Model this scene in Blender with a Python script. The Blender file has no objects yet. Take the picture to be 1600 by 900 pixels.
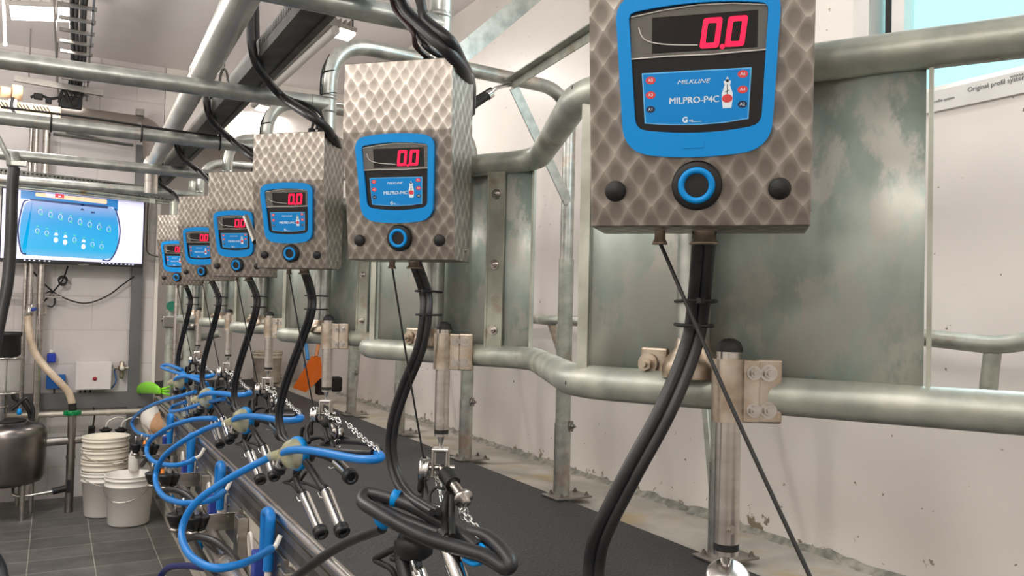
import bpy, bmesh, math, random
from mathutils import Vector, Matrix
random.seed(7)
C = bpy.context.scene.collection
SC = bpy.context.scene
PI = math.pi
V = Vector

# ------------------------------------------------------------------ camera, sky, lamps, exposure
cam = bpy.data.objects.new('camera', bpy.data.cameras.new('camera'))
C.objects.link(cam)
cam.data.sensor_width = 36.0
cam.data.lens = 1300.0 / 1600.0 * 36.0
cam.data.clip_start = 0.02
cam.matrix_world = Matrix([[0.875905, -0.033649, -0.481308, 0.0], [-0.481887, -0.011457, -0.876158, 0.0], [0.023967, 0.999368, -0.026251, 0.9], [0.0, 0.0, 0.0, 1.0]])
SC.camera = cam
SC.view_settings.view_transform = 'Standard'
SC.view_settings.look = 'None'
SC.view_settings.gamma = 1.0
SC.view_settings.use_curve_mapping = False
SC.view_settings.exposure = 0.12
SC.cycles.max_bounces = 10
SC.cycles.diffuse_bounces = 5
SC.cycles.transparent_max_bounces = 12
world = bpy.data.worlds.new('sky'); SC.world = world
world.use_nodes = True
world.node_tree.nodes['Background'].inputs[0].default_value = (0.42, 0.95, 1.0, 1)
world.node_tree.nodes['Background'].inputs[1].default_value = 1.5

def area(name, loc, power, sx, sy, color, aim=None):
    l = bpy.data.lights.new(name, 'AREA'); l.shape = 'RECTANGLE'; l.size = sx; l.size_y = sy
    l.energy = power; l.color = color
    o = bpy.data.objects.new(name, l); C.objects.link(o); o.location = loc
    if aim is not None:
        o.rotation_euler = (V(aim) - V(loc)).to_track_quat('-Z', 'Y').to_euler()
    return o
WARM = (1.0, 0.955, 0.90)
def point_fill(name, loc, power, r, color):
    l = bpy.data.lights.new(name, 'POINT'); l.energy = power; l.shadow_soft_size = r; l.color = color
    o = bpy.data.objects.new(name, l); C.objects.link(o); o.location = loc; return o
# unseen point fills added to brighten ceiling, walls and pit, no real lamps
for x, y, p in [(-1.4, -0.8, 56), (-0.2, 0.6, 26), (-1.4, 3.0, 58), (-1.3, 5.2, 50), (-0.8, 6.0, 64), (1.75, -0.8, 28), (-1.6, 1.2, 44)]:
    point_fill('fill_light', (x, y, 2.35 if y < 6 else 2.05), p, 0.15, WARM)
for x, y, p in [(1.737, 5.85, 22), (1.79, 8.6, 22), (-0.146, 6.60, 16), (1.75, 2.2, 7)]:  # three belong to the modelled flood lamps, the last is added fill without fixture
    area('flood_and_fill_light', (x, y, 2.83), p, 0.25, 0.18, WARM)
area('window_daylight', (2.50, 0.9, 2.15), 30, 1.7, 0.9, (0.80, 0.93, 1.0), aim=(0.0, 0.9, 1.2))

# ------------------------------------------------------------------ materials
MATS = {}
def new_mat(name):
    m = bpy.data.materials.new(name); m.use_nodes = True
    b = m.node_tree.nodes['Principled BSDF']; MATS[name] = m
    return m, m.node_tree, b
def plain(name, col, rough=0.5, metal=0.0, emit=0.0, alpha=1.0, trans=0.0, spec=0.5):
    m, nt, b = new_mat(name)
    b.inputs['Base Color'].default_value = (*col, 1)
    b.inputs['Roughness'].default_value = rough
    b.inputs['Metallic'].default_value = metal
    b.inputs['Specular IOR Level'].default_value = spec
    if emit:
        b.inputs['Emission Color'].default_value = (*col, 1); b.inputs['Emission Strength'].default_value = emit
    b.inputs['Alpha'].default_value = alpha
    b.inputs['Transmission Weight'].default_value = trans
    return m
def mottled(name, c1, c2, rough=0.5, metal=0.0, scale=8.0, bump=0.0, bscale=80.0, c3=None, c3scale=3.0, c3lo=0.58, c3hi=0.72, detail=6.0, rough2=None, stretch=(1, 1, 1), spec=0.5):
    m, nt, b = new_mat(name)
    N = nt.nodes; L = nt.links
    tc = N.new('ShaderNodeTexCoord'); mp = N.new('ShaderNodeMapping'); mp.inputs['Scale'].default_value = stretch
    L.new(tc.outputs['Object'], mp.inputs['Vector'])
    n1 = N.new('ShaderNodeTexNoise'); n1.inputs['Scale'].default_value = scale; n1.inputs['Detail'].default_value = detail
    L.new(mp.outputs[0], n1.inputs['Vector'])
    r1 = N.new('ShaderNodeValToRGB'); r1.color_ramp.elements[0].position = 0.35; r1.color_ramp.elements[1].position = 0.65
    r1.color_ramp.elements[0].color = (*c1, 1); r1.color_ramp.elements[1].color = (*c2, 1)
    L.new(n1.outputs['Fac'], r1.inputs[0])
    out = r1.outputs[0]
    if c3:
        n3 = N.new('ShaderNodeTexNoise'); n3.inputs['Scale'].default_value = c3scale; n3.inputs['Detail'].default_value = 8.0; n3.inputs['Roughness'].default_value = 0.65
        L.new(mp.outputs[0], n3.inputs['Vector'])
        r3 = N.new('ShaderNodeValToRGB'); r3.color_ramp.elements[0].position = c3lo; r3.color_ramp.elements[1].position = c3hi
        L.new(n3.outputs['Fac'], r3.inputs[0])
        mx = N.new('ShaderNodeMixRGB'); mx.inputs['Color2'].default_value = (*c3, 1)
        L.new(r3.outputs[0], mx.inputs['Fac']); L.new(out, mx.inputs['Color1']); out = mx.outputs[0]
    L.new(out, b.inputs['Base Color'])
    b.inputs['Roughness'].default_value = rough; b.inputs['Metallic'].default_value = metal
    b.inputs['Specular IOR Level'].default_value = spec
    if rough2 is not None:
        mr = N.new('ShaderNodeMapRange'); mr.inputs['From Min'].default_value = 0.35; mr.inputs['From Max'].default_value = 0.65
        mr.inputs['To Min'].default_value = rough; mr.inputs['To Max'].default_value = rough2
        L.new(n1.outputs['Fac'], mr.inputs['Value']); L.new(mr.outputs[0], b.inputs['Roughness'])
    if bump:
        nb = N.new('ShaderNodeTexNoise'); nb.inputs['Scale'].default_value = bscale; nb.inputs['Detail'].default_value = 4.0
        L.new(tc.outputs['Object'], nb.inputs['Vector'])
        bp = N.new('ShaderNodeBump'); bp.inputs['Strength'].default_value = bump; bp.inputs['Distance'].default_value = 0.01
        L.new(nb.outputs['Fac'], bp.inputs['Height']); L.new(bp.outputs[0], b.inputs['Normal'])
    return m

def jewelled(name, c1, c2, cell=0.034, rough=0.38):
    m, nt, b = new_mat(name); N = nt.nodes; L = nt.links
    uv = N.new('ShaderNodeUVMap'); uv.uv_map = 'UVMap'
    mp = N.new('ShaderNodeMapping'); mp.inputs['Rotation'].default_value = (0, 0, math.radians(45)); mp.inputs['Scale'].default_value = (1 / 0.0235, 1 / 0.034, 1)
    L.new(uv.outputs[0], mp.inputs['Vector'])
    vo = N.new('ShaderNodeTexVoronoi'); vo.voronoi_dimensions = '2D'; vo.inputs['Scale'].default_value = 1.0; vo.inputs['Randomness'].default_value = 0.28
    L.new(mp.outputs[0], vo.inputs['Vector'])
    rp = N.new('ShaderNodeValToRGB'); e = rp.color_ramp.elements
    e[0].position = 0.30; e[0].color = (*c1, 1); e[1].position = 0.66; e[1].color = (*c2, 1)
    L.new(vo.outputs['Distance'], rp.inputs[0])
    n1 = N.new('ShaderNodeTexNoise'); n1.inputs['Scale'].default_value = 7.0; n1.inputs['Detail'].default_value = 5
    L.new(uv.outputs[0], n1.inputs['Vector'])
    mx = N.new('ShaderNodeMixRGB'); mx.blend_type = 'OVERLAY'; mx.inputs['Fac'].default_value = 0.35
    L.new(rp.outputs[0], mx.inputs['Color1']); L.new(n1.outputs['Fac'], mx.inputs['Color2'])
    L.new(mx.outputs[0], b.inputs['Base Color'])
    b.inputs['Metallic'].default_value = 0.92; b.inputs['Roughness'].default_value = rough
    # fine turned rings inside every spot, plus the shallow dish the tool leaves
    sq = N.new('ShaderNodeMath'); sq.operation = 'MULTIPLY'
    L.new(vo.outputs['Distance'], sq.inputs[0]); L.new(vo.outputs['Distance'], sq.inputs[1])
    bp = N.new('ShaderNodeBump'); bp.inputs['Strength'].default_value = 0.36; bp.inputs['Distance'].default_value = 0.006
    L.new(sq.outputs[0], bp.inputs['Height']); L.new(bp.outputs[0], b.inputs['Normal'])
    b.inputs['Anisotropic'].default_value = 0.5
    return m

def srgb(r, g, b):
    f = lambda c: (c / 255 / 12.92) if c / 255 <= 0.04045 else ((c / 255 + 0.055) / 1.055) ** 2.4
    return (f(r), f(g), f(b))

JEWEL = jewelled('jewelled_steel', srgb(134, 127, 120), srgb(176, 169, 161))
GALV = mottled('galvanised_pipe', srgb(152, 157, 149), srgb(187, 189, 177), 0.42, 0.45, 14, 0.06, 60, c3=srgb(124, 98, 62), c3scale=5.0, c3lo=0.55, c3hi=0.74)
GALVBR = mottled('bright_galvanised_pipe', srgb(160, 164, 160), srgb(196, 198, 192), 0.34, 0.8, 18, 0.05, 60, c3=srgb(178, 136, 104), c3scale=3.0, c3lo=0.56, c3hi=0.76)
SHEET = mottled('galvanised_sheet', srgb(150, 165, 157), srgb(206, 217, 209), 0.34, 0.4, 7, 0.18, 6, c3=srgb(206, 206, 198), c3scale=11, c3lo=0.49, c3hi=0.56, rough2=0.5, stretch=(1, 1, 0.6), detail=10.0)
FLANGE = mottled('galvanised_flange', srgb(150, 150, 138), srgb(182, 184, 172), 0.5, 0.6, 10, 0.05, 60, c3=srgb(128, 104, 74), c3scale=7, c3lo=0.58, c3hi=0.75)
STEEL = mottled('stainless_steel', srgb(176, 170, 164), srgb(204, 200, 195), 0.27, 1.0, 5, 0.02, 90, stretch=(1, 1, 6))
STEELD = mottled('dull_stainless_steel', srgb(136, 132, 128), srgb(168, 164, 158), 0.36, 0.95, 4, 0.03, 60)
STAINED = mottled('stained_stainless_clamp', srgb(160, 142, 124), srgb(200, 190, 176), 0.38, 0.9, 22, 0.05, 60)
CHROME = plain('polished_steel', (0.72, 0.71, 0.69), 0.14, 1.0)
GREYP = mottled('grey_painted_steel', srgb(104, 104, 106), srgb(116, 116, 117), 0.55, 0.1, 3)
TRAY = mottled('dark_galvanised_channel', srgb(74, 74, 71), srgb(100, 100, 95), 0.5, 0.4, 10, 0.03, 50)
RUBBER = plain('black_rubber', srgb(30, 30, 33), 0.42)
RUBBERD = plain('matt_black_plastic', srgb(19, 19, 20), 0.6)
HOSEBK = mottled('worn_black_hose', srgb(26, 26, 29), srgb(46, 46, 48), 0.4, 0.0, 9, 0.02, 50)
BLUEH = plain('blue_hose', srgb(20, 124, 206), 0.35, spec=0.4)
BLUEP = plain('blue_plastic', srgb(0, 138, 214), 0.45, spec=0.3)
BLUES = plain('blue_sticker', srgb(0, 130, 205), 0.4, spec=0.3)
BLUEL = plain('sticker_border', srgb(96, 182, 236), 0.35)
BLUED = plain('dark_blue_plastic', srgb(46, 68, 160), 0.45)
WHITEP = plain('white_plastic', srgb(232, 228, 220), 0.4)
BUCK = plain('bucket_plastic', srgb(243, 240, 234), 0.42)
BUCKC = mottled('cream_bucket_plastic', srgb(232, 224, 208), srgb(244, 238, 226), 0.45, 0, 4)
CLEAR = plain('yellowed_clear_plastic', srgb(210, 206, 164), 0.06, 0, 0, 0.50)
FILM = plain('clear_display_film', srgb(150, 146, 140), 0.10, 0, 0, 0.30)
BLACKG = plain('black_display', srgb(14, 13, 16), 0.22)
LED = plain('red_led', (0.95, 0.0, 0.045), 0.4, 0, 1.05)
RED = plain('red_print', srgb(214, 62, 66), 0.4)
NAVY = plain('navy_print', srgb(16, 30, 66), 0.4)
INKW = plain('white_print', srgb(222, 234, 240), 0.4)
INKK = plain('black_print', srgb(20, 24, 30), 0.4)
ORANGE = plain('orange_plastic', srgb(255, 146, 48), 0.4)
GREEN = plain('green_plastic', srgb(0, 128, 70), 0.35)
LIME = plain('lime_rubber', srgb(132, 220, 30), 0.45)
CREAM = plain('cream_paint', srgb(206, 174, 142), 0.5)
BEIGEH = mottled('milky_beige_hose', srgb(186, 166, 142), srgb(212, 194, 170), 0.3, 0, 10)
LAMP = plain('lit_lamp_glass', (1.0, 0.95, 0.9), 0.4, 0, 9.0)
GLASS = plain('jar_glass', srgb(200, 200, 195), 0.06, 0, 0, 0.35)
PVC = mottled('white_window_frame', srgb(214, 212, 208), srgb(226, 224, 220), 0.4, 0, 6)
PINKB = mottled('stained_white_bucket', srgb(205, 190, 172), srgb(224, 216, 202), 0.5, 0, 9, c3=srgb(168, 136, 104), c3scale=6)
PEACH = plain('peach_plastic', srgb(205, 160, 122), 0.5)

def wall_mat(name, c1, c2, stain, hgt):
    m, nt, b = new_mat(name); N = nt.nodes; L = nt.links
    g = N.new('ShaderNodeNewGeometry'); sep = N.new('ShaderNodeSeparateXYZ'); L.new(g.outputs['Position'], sep.inputs[0])
    n1 = N.new('ShaderNodeTexNoise'); n1.inputs['Scale'].default_value = 1.4; n1.inputs['Detail'].default_value = 5; L.new(g.outputs['Position'], n1.inputs['Vector'])
    r1 = N.new('ShaderNodeValToRGB'); r1.color_ramp.elements[0].color = (*c1, 1); r1.color_ramp.elements[1].color = (*c2, 1)
    r1.color_ramp.elements[0].position = 0.35; r1.color_ramp.elements[1].position = 0.65
    L.new(n1.outputs['Fac'], r1.inputs[0])
    # splashes of muck and flaked paint near the foot of the wall
    n2 = N.new('ShaderNodeTexNoise'); n2.inputs['Scale'].default_value = 9.0; n2.inputs['Detail'].default_value = 9; n2.inputs['Roughness'].default_value = 0.68
    L.new(g.outputs['Position'], n2.inputs['Vector'])
    mr = N.new('ShaderNodeMapRange'); mr.inputs['From Min'].default_value = 0.0; mr.inputs['From Max'].default_value = hgt; mr.inputs['To Min'].default_value = 0.21; mr.inputs['To Max'].default_value = 0.0
    L.new(sep.outputs['Z'], mr.inputs['Value'])
    ad = N.new('ShaderNodeMath'); ad.operation = 'ADD'; L.new(n2.outputs['Fac'], ad.inputs[0]); L.new(mr.outputs[0], ad.inputs[1])
    r2 = N.new('ShaderNodeValToRGB'); r2.color_ramp.elements[0].position = 0.735; r2.color_ramp.elements[1].position = 0.765; L.new(ad.outputs[0], r2.inputs[0])
    mx = N.new('ShaderNodeMixRGB'); mx.inputs['Color2'].default_value = (*stain, 1)
    L.new(r2.outputs[0], mx.inputs['Fac']); L.new(r1.outputs[0], mx.inputs['Color1'])
    n3 = N.new('ShaderNodeTexNoise'); n3.inputs['Scale'].default_value = 30.0; n3.inputs['Detail'].default_value = 3; L.new(g.outputs['Position'], n3.inputs['Vector'])
    r3 = N.new('ShaderNodeValToRGB'); r3.color_ramp.elements[0].position = 0.735; r3.color_ramp.elements[1].position = 0.75; L.new(n3.outputs['Fac'], r3.inputs[0])
    mx2 = N.new('ShaderNodeMixRGB'); mx2.inputs['Color2'].default_value = (*srgb(130, 118, 100), 1)
    L.new(r3.outputs[0], mx2.inputs['Fac']); L.new(mx.outputs[0], mx2.inputs['Color1'])
    L.new(mx2.outputs[0], b.inputs['Base Color']); b.inputs['Roughness'].default_value = 0.38
    return m
WALLR = wall_mat('white_washed_wall', srgb(224, 218, 213), srgb(232, 227, 222), srgb(138, 126, 108), 0.16)
CEIL = mottled('white_ceiling_panel', srgb(226, 221, 220), srgb(232, 227, 227), 0.5, 0, 0.8)

def tile_mat(name, c1, c2, grout, w, h, axes, mortar, rough, offset=0.0, bumpy=0.0):
    m, nt, b = new_mat(name); N = nt.nodes; L = nt.links
    g = N.new('ShaderNodeNewGeometry'); sep = N.new('ShaderNodeSeparateXYZ'); L.new(g.outputs['Position'], sep.inputs[0])
    cb = N.new('ShaderNodeCombineXYZ'); sh = N.new('ShaderNodeMath'); sh.operation = 'ADD'; sh.inputs[1].default_value = 0.10 if axes == 'XY' else 0.0; L.new(sep.outputs[axes[0]], sh.inputs[0]); L.new(sh.outputs[0], cb.inputs[0]); L.new(sep.outputs[axes[1]], cb.inputs[1])
    br = N.new('ShaderNodeTexBrick'); br.offset = offset; br.squash = 1.0
    br.inputs['Scale'].default_value = 1.0; br.inputs['Brick Width'].default_value = w; br.inputs['Row Height'].default_value = h
    br.inputs['Mortar Size'].default_value = mortar; br.inputs['Mortar Smooth'].default_value = 0.1; br.inputs['Bias'].default_value = 0
    br.inputs['Color1'].default_value = (*c1, 1); br.inputs['Color2'].default_value = (*c2, 1); br.inputs['Mortar'].default_value = (*grout, 1)
    L.new(cb.outputs[0], br.inputs['Vector'])
    n = N.new('ShaderNodeTexNoise'); n.inputs['Scale'].default_value = 5.0; n.inputs['Detail'].default_value = 9; n.inputs['Roughness'].default_value = 0.65
    L.new(g.outputs['Position'], n.inputs['Vector'])
    mx = N.new('ShaderNodeMixRGB'); mx.blend_type = 'OVERLAY'; mx.inputs['Fac'].default_value = bumpy
    L.new(br.outputs['Color'], mx.inputs['Color1']); L.new(n.outputs['Fac'], mx.inputs['Color2'])
    L.new(mx.outputs[0], b.inputs['Base Color']); b.inputs['Roughness'].default_value = rough
    bp = N.new('ShaderNodeBump'); bp.invert = True; bp.inputs['Strength'].default_value = 0.4; bp.inputs['Distance'].default_value = 0.003
    L.new(br.outputs['Fac'], bp.inputs['Height']); L.new(bp.outputs[0], b.inputs['Normal'])
    return m
FLOORT = tile_mat('dark_slate_tiles', srgb(96, 95, 93), srgb(84, 83, 82), srgb(150, 147, 140), 0.40, 0.30, 'XY', 0.0035, 0.42, 0.0, 0.85)
ENDT = tile_mat('white_block_tiles', srgb(212, 207, 205), srgb(206, 201, 200), srgb(196, 190, 186), 0.62, 0.31, 'XZ', 0.005, 0.3, 0.5, 0.15)
PITT = tile_mat('white_pit_tiles', srgb(214, 208, 196), srgb(206, 200, 188), srgb(160, 152, 138), 0.3, 0.2, 'YZ', 0.006, 0.3, 0.0, 0.25)
CONC = mottled('stained_concrete', srgb(160, 155, 146), srgb(184, 179, 170), 0.55, 0, 5, 0.12, 40, c3=srgb(172, 150, 108), c3scale=3.2, c3lo=0.52, c3hi=0.70)

def mat_rubber_floor():
    m, nt, b = new_mat('studded_rubber_mat'); N = nt.nodes; L = nt.links
    g = N.new('ShaderNodeNewGeometry')
    n = N.new('ShaderNodeTexNoise'); n.inputs['Scale'].default_value = 3.0; n.inputs['Detail'].default_value = 8; L.new(g.outputs['Position'], n.inputs['Vector'])
    r = N.new('ShaderNodeValToRGB'); r.color_ramp.elements[0].position = 0.3; r.color_ramp.elements[1].position = 0.72
    r.color_ramp.elements[0].color = (*srgb(27, 27, 29), 1); r.color_ramp.elements[1].color = (*srgb(48, 48, 51), 1); L.new(n.outputs['Fac'], r.inputs[0])
    n2 = N.new('ShaderNodeTexNoise'); n2.inputs['Scale'].default_value = 130; n2.inputs['Detail'].default_value = 2; L.new(g.outputs['Position'], n2.inputs['Vector'])
    r2 = N.new('ShaderNodeValToRGB'); r2.color_ramp.elements[0].position = 0.69; r2.color_ramp.elements[1].position = 0.74; L.new(n2.outputs['Fac'], r2.inputs[0])
    mx = N.new('ShaderNodeMixRGB'); mx.inputs['Color2'].default_value = (*srgb(150, 150, 150), 1); L.new(r2.outputs[0], mx.inputs['Fac']); L.new(r.outputs[0], mx.inputs['Color1'])
    L.new(mx.outputs[0], b.inputs['Base Color'])
    v = N.new('ShaderNodeTexVoronoi'); v.inputs['Scale'].default_value = 75; L.new(g.outputs['Position'], v.inputs['Vector'])
    bp = N.new('ShaderNodeBump'); bp.inputs['Strength'].default_value = 0.5; bp.inputs['Distance'].default_value = 0.004; L.new(v.outputs['Distance'], bp.inputs['Height']); L.new(bp.outputs[0], b.inputs['Normal'])
    mr = N.new('ShaderNodeMapRange'); mr.inputs['To Min'].default_value = 0.48; mr.inputs['To Max'].default_value = 0.72; L.new(n.outputs['Fac'], mr.inputs['Value']); L.new(mr.outputs[0], b.inputs['Roughness'])
    return m
MATR = mat_rubber_floor()

def screen_mat():
    m, nt, b = new_mat('blue_screen_panel'); N = nt.nodes; L = nt.links
    tc = N.new('ShaderNodeTexCoord'); sep = N.new('ShaderNodeSeparateXYZ'); L.new(tc.outputs['Generated'], sep.inputs[0])
    r = N.new('ShaderNodeValToRGB'); e = r.color_ramp.elements
    e[0].position = 0.0; e[0].color = (*srgb(120, 205, 255), 1); e[1].position = 1.0; e[1].color = (*srgb(176, 196, 250), 1)
    for p, c in [(0.15, (24, 196, 255)), (0.5, (10, 186, 255)), (0.75, (40, 172, 245))]:
        q = r.color_ramp.elements.new(p); q.color = (*srgb(*c), 1)
    L.new(sep.outputs['Z'], r.inputs[0]); L.new(r.outputs[0], b.inputs['Emission Color']); b.inputs['Emission Strength'].default_value = 0.78
    b.inputs['Base Color'].default_value = (0.01, 0.01, 0.01, 1); b.inputs['Roughness'].default_value = 0.3
    return m
SCRB = screen_mat()
SCRW = plain('screen_white', srgb(222, 222, 255), 0.3, 0, 0.45)
SCRT = plain('screen_teal', srgb(8, 100, 160), 0.3, 0, 0.8)
SCRO = plain('screen_orange', srgb(236, 184, 150), 0.3, 0, 0.85)
SCRR = plain('screen_red', srgb(225, 40, 60), 0.3, 0, 0.9)
SCRG = plain('screen_green', srgb(60, 160, 150), 0.3, 0, 0.8)
SCRN = plain('screen_navy', srgb(14, 48, 100), 0.3, 0, 0.45)

# ------------------------------------------------------------------ mesh helpers
class MB:
    def __init__(s): s.bm = bmesh.new()
    def face(s, vs, smooth=False, mi=0):
        try: f = s.bm.faces.new(vs)
        except ValueError: return None
        f.smooth = smooth; f.material_index = mi; return f
    def loft(s, rings, closed=True, caps=(True, True), smooth=True, loop=False, mi=0):
        R = [[s.bm.verts.new(p) for p in ring] for ring in rings]
        n = len(R[0]); m = len(R)
        for i in range(m if loop else m - 1):
            a = R[i]; b = R[(i + 1) % m]
            for j in range(n if closed else n - 1):
                k = (j + 1) % n
                s.face([a[j], a[k], b[k], b[j]], smooth, mi)
        if not loop:
            if caps[0]: s.face(list(reversed([s.bm.verts.new(v.co) for v in R[0]])), False, mi)
            if caps[1]: s.face([s.bm.verts.new(v.co) for v in R[-1]], False, mi)
        return s
    def tube(s, pts, r, seg=12, hint=None, flat=1.0, loop=False, caps=True, mi=0):
        P = [V(p) for p in pts]; n = len(P)
        T = []
        for i in range(n):
            if loop: d = P[(i + 1) % n] - P[i - 1]
            else: d = P[min(i + 1, n - 1)] - P[max(i - 1, 0)]
            T.append(d.normalized())
        h = V(hint) if hint is not None else (V((0, 0, 1)) if abs(T[0].z) < 0.9 else V((1, 0, 0)))
        u = (h - T[0] * h.dot(T[0])).normalized()
        rings = []
        for i in range(n):
            if hint is not None:
                w = h - T[i] * h.dot(T[i])
                if w.length > 0.15: u = w.normalized()
                else: u = (u - T[i] * u.dot(T[i])).normalized()
            else: u = (u - T[i] * u.dot(T[i])).normalized()
            v = T[i].cross(u)
            rr = r[i] if isinstance(r, (list, tuple)) else r
            rings.append([P[i] + u * (rr * math.cos(2 * PI * k / seg)) + v * (rr * flat * math.sin(2 * PI * k / seg)) for k in range(seg)])
        return s.loft(rings, True, (caps, caps), True, loop, mi)
    def cyl(s, a, b, r, r2=None, seg=16, mi=0):
        r2 = r if r2 is None else r2
        return s.tube([a, b], [r, r2], seg, mi=mi)
    def lathe(s, prof, origin=(0, 0, 0), axis=(0, 0, 1), seg=24, caps=(True, True), mi=0, smooth=True):
        a = V(axis).normalized(); u = a.orthogonal().normalized(); v = a.cross(u); o = V(origin)
        rings = [[o + a * h + (u * math.cos(2 * PI * k / seg) + v * math.sin(2 * PI * k / seg)) * max(r, 1e-5) for k in range(seg)] for r, h in prof]
        return s.loft(rings, True, caps, smooth, False, mi)
    def box(s, c, size, rot=None, bev=0.0, mi=0):
        R = rot if rot is not None else Matrix.Identity(3)
        c = V(c); h = V(size) / 2
        vs = [s.bm.verts.new(c + R @ V((sx * h.x, sy * h.y, sz * h.z))) for sx in (-1, 1) for sy in (-1, 1) for sz in (-1, 1)]
        fs = [s.face([vs[i] for i in q], False, mi) for q in ((0, 1, 3, 2), (4, 6, 7, 5), (0, 4, 5, 1), (2, 3, 7, 6), (0, 2, 6, 4), (1, 5, 7, 3))]
        if bev:
            es = list({e for f in fs for e in f.edges})
            bmesh.ops.bevel(s.bm, geom=es, offset=bev, segments=2, profile=0.5, affect='EDGES')
        return s
    def prism(s, poly, fr, t0, t1, mi=0, smooth=False):
        o, ex, ey, ez = fr
        lo = [s.bm.verts.new(o + ex * x + ey * y + ez * t0) for x, y in poly]
        hi = [s.bm.verts.new(o + ex * x + ey * y + ez * t1) for x, y in poly]
        n = len(poly)
        s.face(list(reversed(lo)), False, mi); s.face(hi, False, mi)
        for i in range(n):
            s.face([lo[i], lo[(i + 1) % n], hi[(i + 1) % n], hi[i]], smooth, mi)
        return s
    def ringprism(s, outer, inner, fr, t0, t1, mi=0):
        o, ex, ey, ez = fr; n = len(outer)
        g = lambda poly, t: [s.bm.verts.new(o + ex * x + ey * y + ez * t) for x, y in poly]
        oh, ih, ol, il = g(outer, t1), g(inner, t1), g(outer, t0), g(inner, t0)
        for i in range(n):
            k = (i + 1) % n
            s.face([oh[i], oh[k], ih[k], ih[i]], False, mi)
            s.face([ol[i], ol[k], oh[k], oh[i]], True, mi)
            s.face([ih[i], ih[k], il[k], il[i]], True, mi)
            s.face([il[i], il[k], ol[k], ol[i]], False, mi)
        return s
    def bolt(s, p, n, r=0.008, h=0.006, mi=0):
        p = V(p); n = V(n).normalized()
        s.cyl(p, p + n * h * 0.35, r * 1.5, seg=14, mi=mi)
        s.tube([p + n * h * 0.35, p + n * h * 1.2], [r, r], 6, mi=mi)
        return s.cyl(p + n * h * 1.2, p + n * h * 1.8, r * 0.5, seg=8, mi=mi)
    def addmesh(s, me, M):
        me2 = me.copy(); me2.transform(M); s.bm.from_mesh(me2); bpy.data.meshes.remove(me2); return s
    def mesh(s, name, mats, inv=None):
        bmesh.ops.recalc_face_normals(s.bm, faces=s.bm.faces)
        me = bpy.data.meshes.new(name)
        if inv is not None: s.bm.transform(inv)
        uvl = s.bm.loops.layers.uv.new('UVMap')
        for f in s.bm.faces:
            n = f.normal; a = max(range(3), key=lambda i: abs(n[i]))
            i, j = ((1, 2), (0, 2), (0, 1))[a]
            for lp in f.loops: lp[uvl].uv = (lp.vert.co[i], lp.vert.co[j])
        s.bm.to_mesh(me); s.bm.free()
        for m in (mats if isinstance(mats, (list, tuple)) else [mats]): me.materials.append(m)
        return me

def chaikin(pts, n=8, loop=False):
    """Catmull-Rom curve through the points"""
    P = [V(p) for p in pts]; out = []; m = len(P)
    for i in range(m if loop else m - 1):
        if loop: p0, p1, p2, p3 = P[i - 1], P[i], P[(i + 1) % m], P[(i + 2) % m]
        else: p0, p1, p2, p3 = P[max(i - 1, 0)], P[i], P[i + 1], P[min(i + 2, m - 1)]
        for k in range(n):
            t = k / n
            out.append(0.5 * ((2 * p1) + (p2 - p0) * t + (2 * p0 - 5 * p1 + 4 * p2 - p3) * t * t + (3 * p1 - p0 - 3 * p2 + p3) * t ** 3))
    if not loop: out.append(P[-1])
    return out
def fillet(pts, R, n=8):
    P = [V(p) for p in pts]; out = [P[0]]
    for i in range(1, len(P) - 1):
        a, b, c = P[i - 1], P[i], P[i + 1]
        u = (a - b).normalized(); w = (c - b).normalized()
        r = min(R, (a - b).length * 0.48, (c - b).length * 0.48)
        p, q = b + u * r, b + w * r
        for k in range(n + 1):
            t = k / n; out.append(p * (1 - t) ** 2 + b * 2 * t * (1 - t) + q * t * t)
    out.append(P[-1]); return out
def rpoly(corners, n=6):
    """corners: (x, y, radius)"""
    out = []; m = len(corners)
    for i in range(m):
        a = V(corners[i - 1][:2]); b = V(corners[i][:2]); c = V(corners[(i + 1) % m][:2]); r = corners[i][2]
        if r <= 0: out.append(tuple(b)); continue
        u = (a - b).normalized() * r; w = (c - b).normalized() * r
        for k in range(n + 1):
            t = k / n; q = (b + u) * (1 - t) ** 2 + b * 2 * t * (1 - t) + (b + w) * t * t
            out.append((q.x, q.y))
    return out
def circ(r, n=24, cx=0, cy=0, ry=None):
    ry = ry or r
    return [(cx + r * math.cos(2 * PI * k / n), cy + ry * math.sin(2 * PI * k / n)) for k in range(n)]
def text_mesh(body, size, shear=0.0, extrude=0.0002, bold=0.0, sx=1.0):
    cu = bpy.data.curves.new('lettering', 'FONT'); cu.body = body; cu.size = size; cu.shear = shear; cu.extrude = extrude; cu.offset = bold
    cu.align_x = 'CENTER'; cu.align_y = 'CENTER'; cu.resolution_u = 3
    o = bpy.data.objects.new('lettering', cu); C.objects.link(o)
    bpy.context.view_layer.update()
    me = bpy.data.meshes.new_from_object(o.evaluated_get(bpy.context.evaluated_depsgraph_get()))
    bpy.data.objects.remove(o); bpy.data.curves.remove(cu)
    me.transform(Matrix.Diagonal((sx, 1, 1, 1))); me.materials.clear()
    return me
def framemat(fr, x, y, t):
    o, ex, ey, ez = fr
    M = Matrix((ex, ey, ez)).transposed().to_4x4(); M.translation = o + ex * x + ey * y + ez * t
    return M

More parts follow.
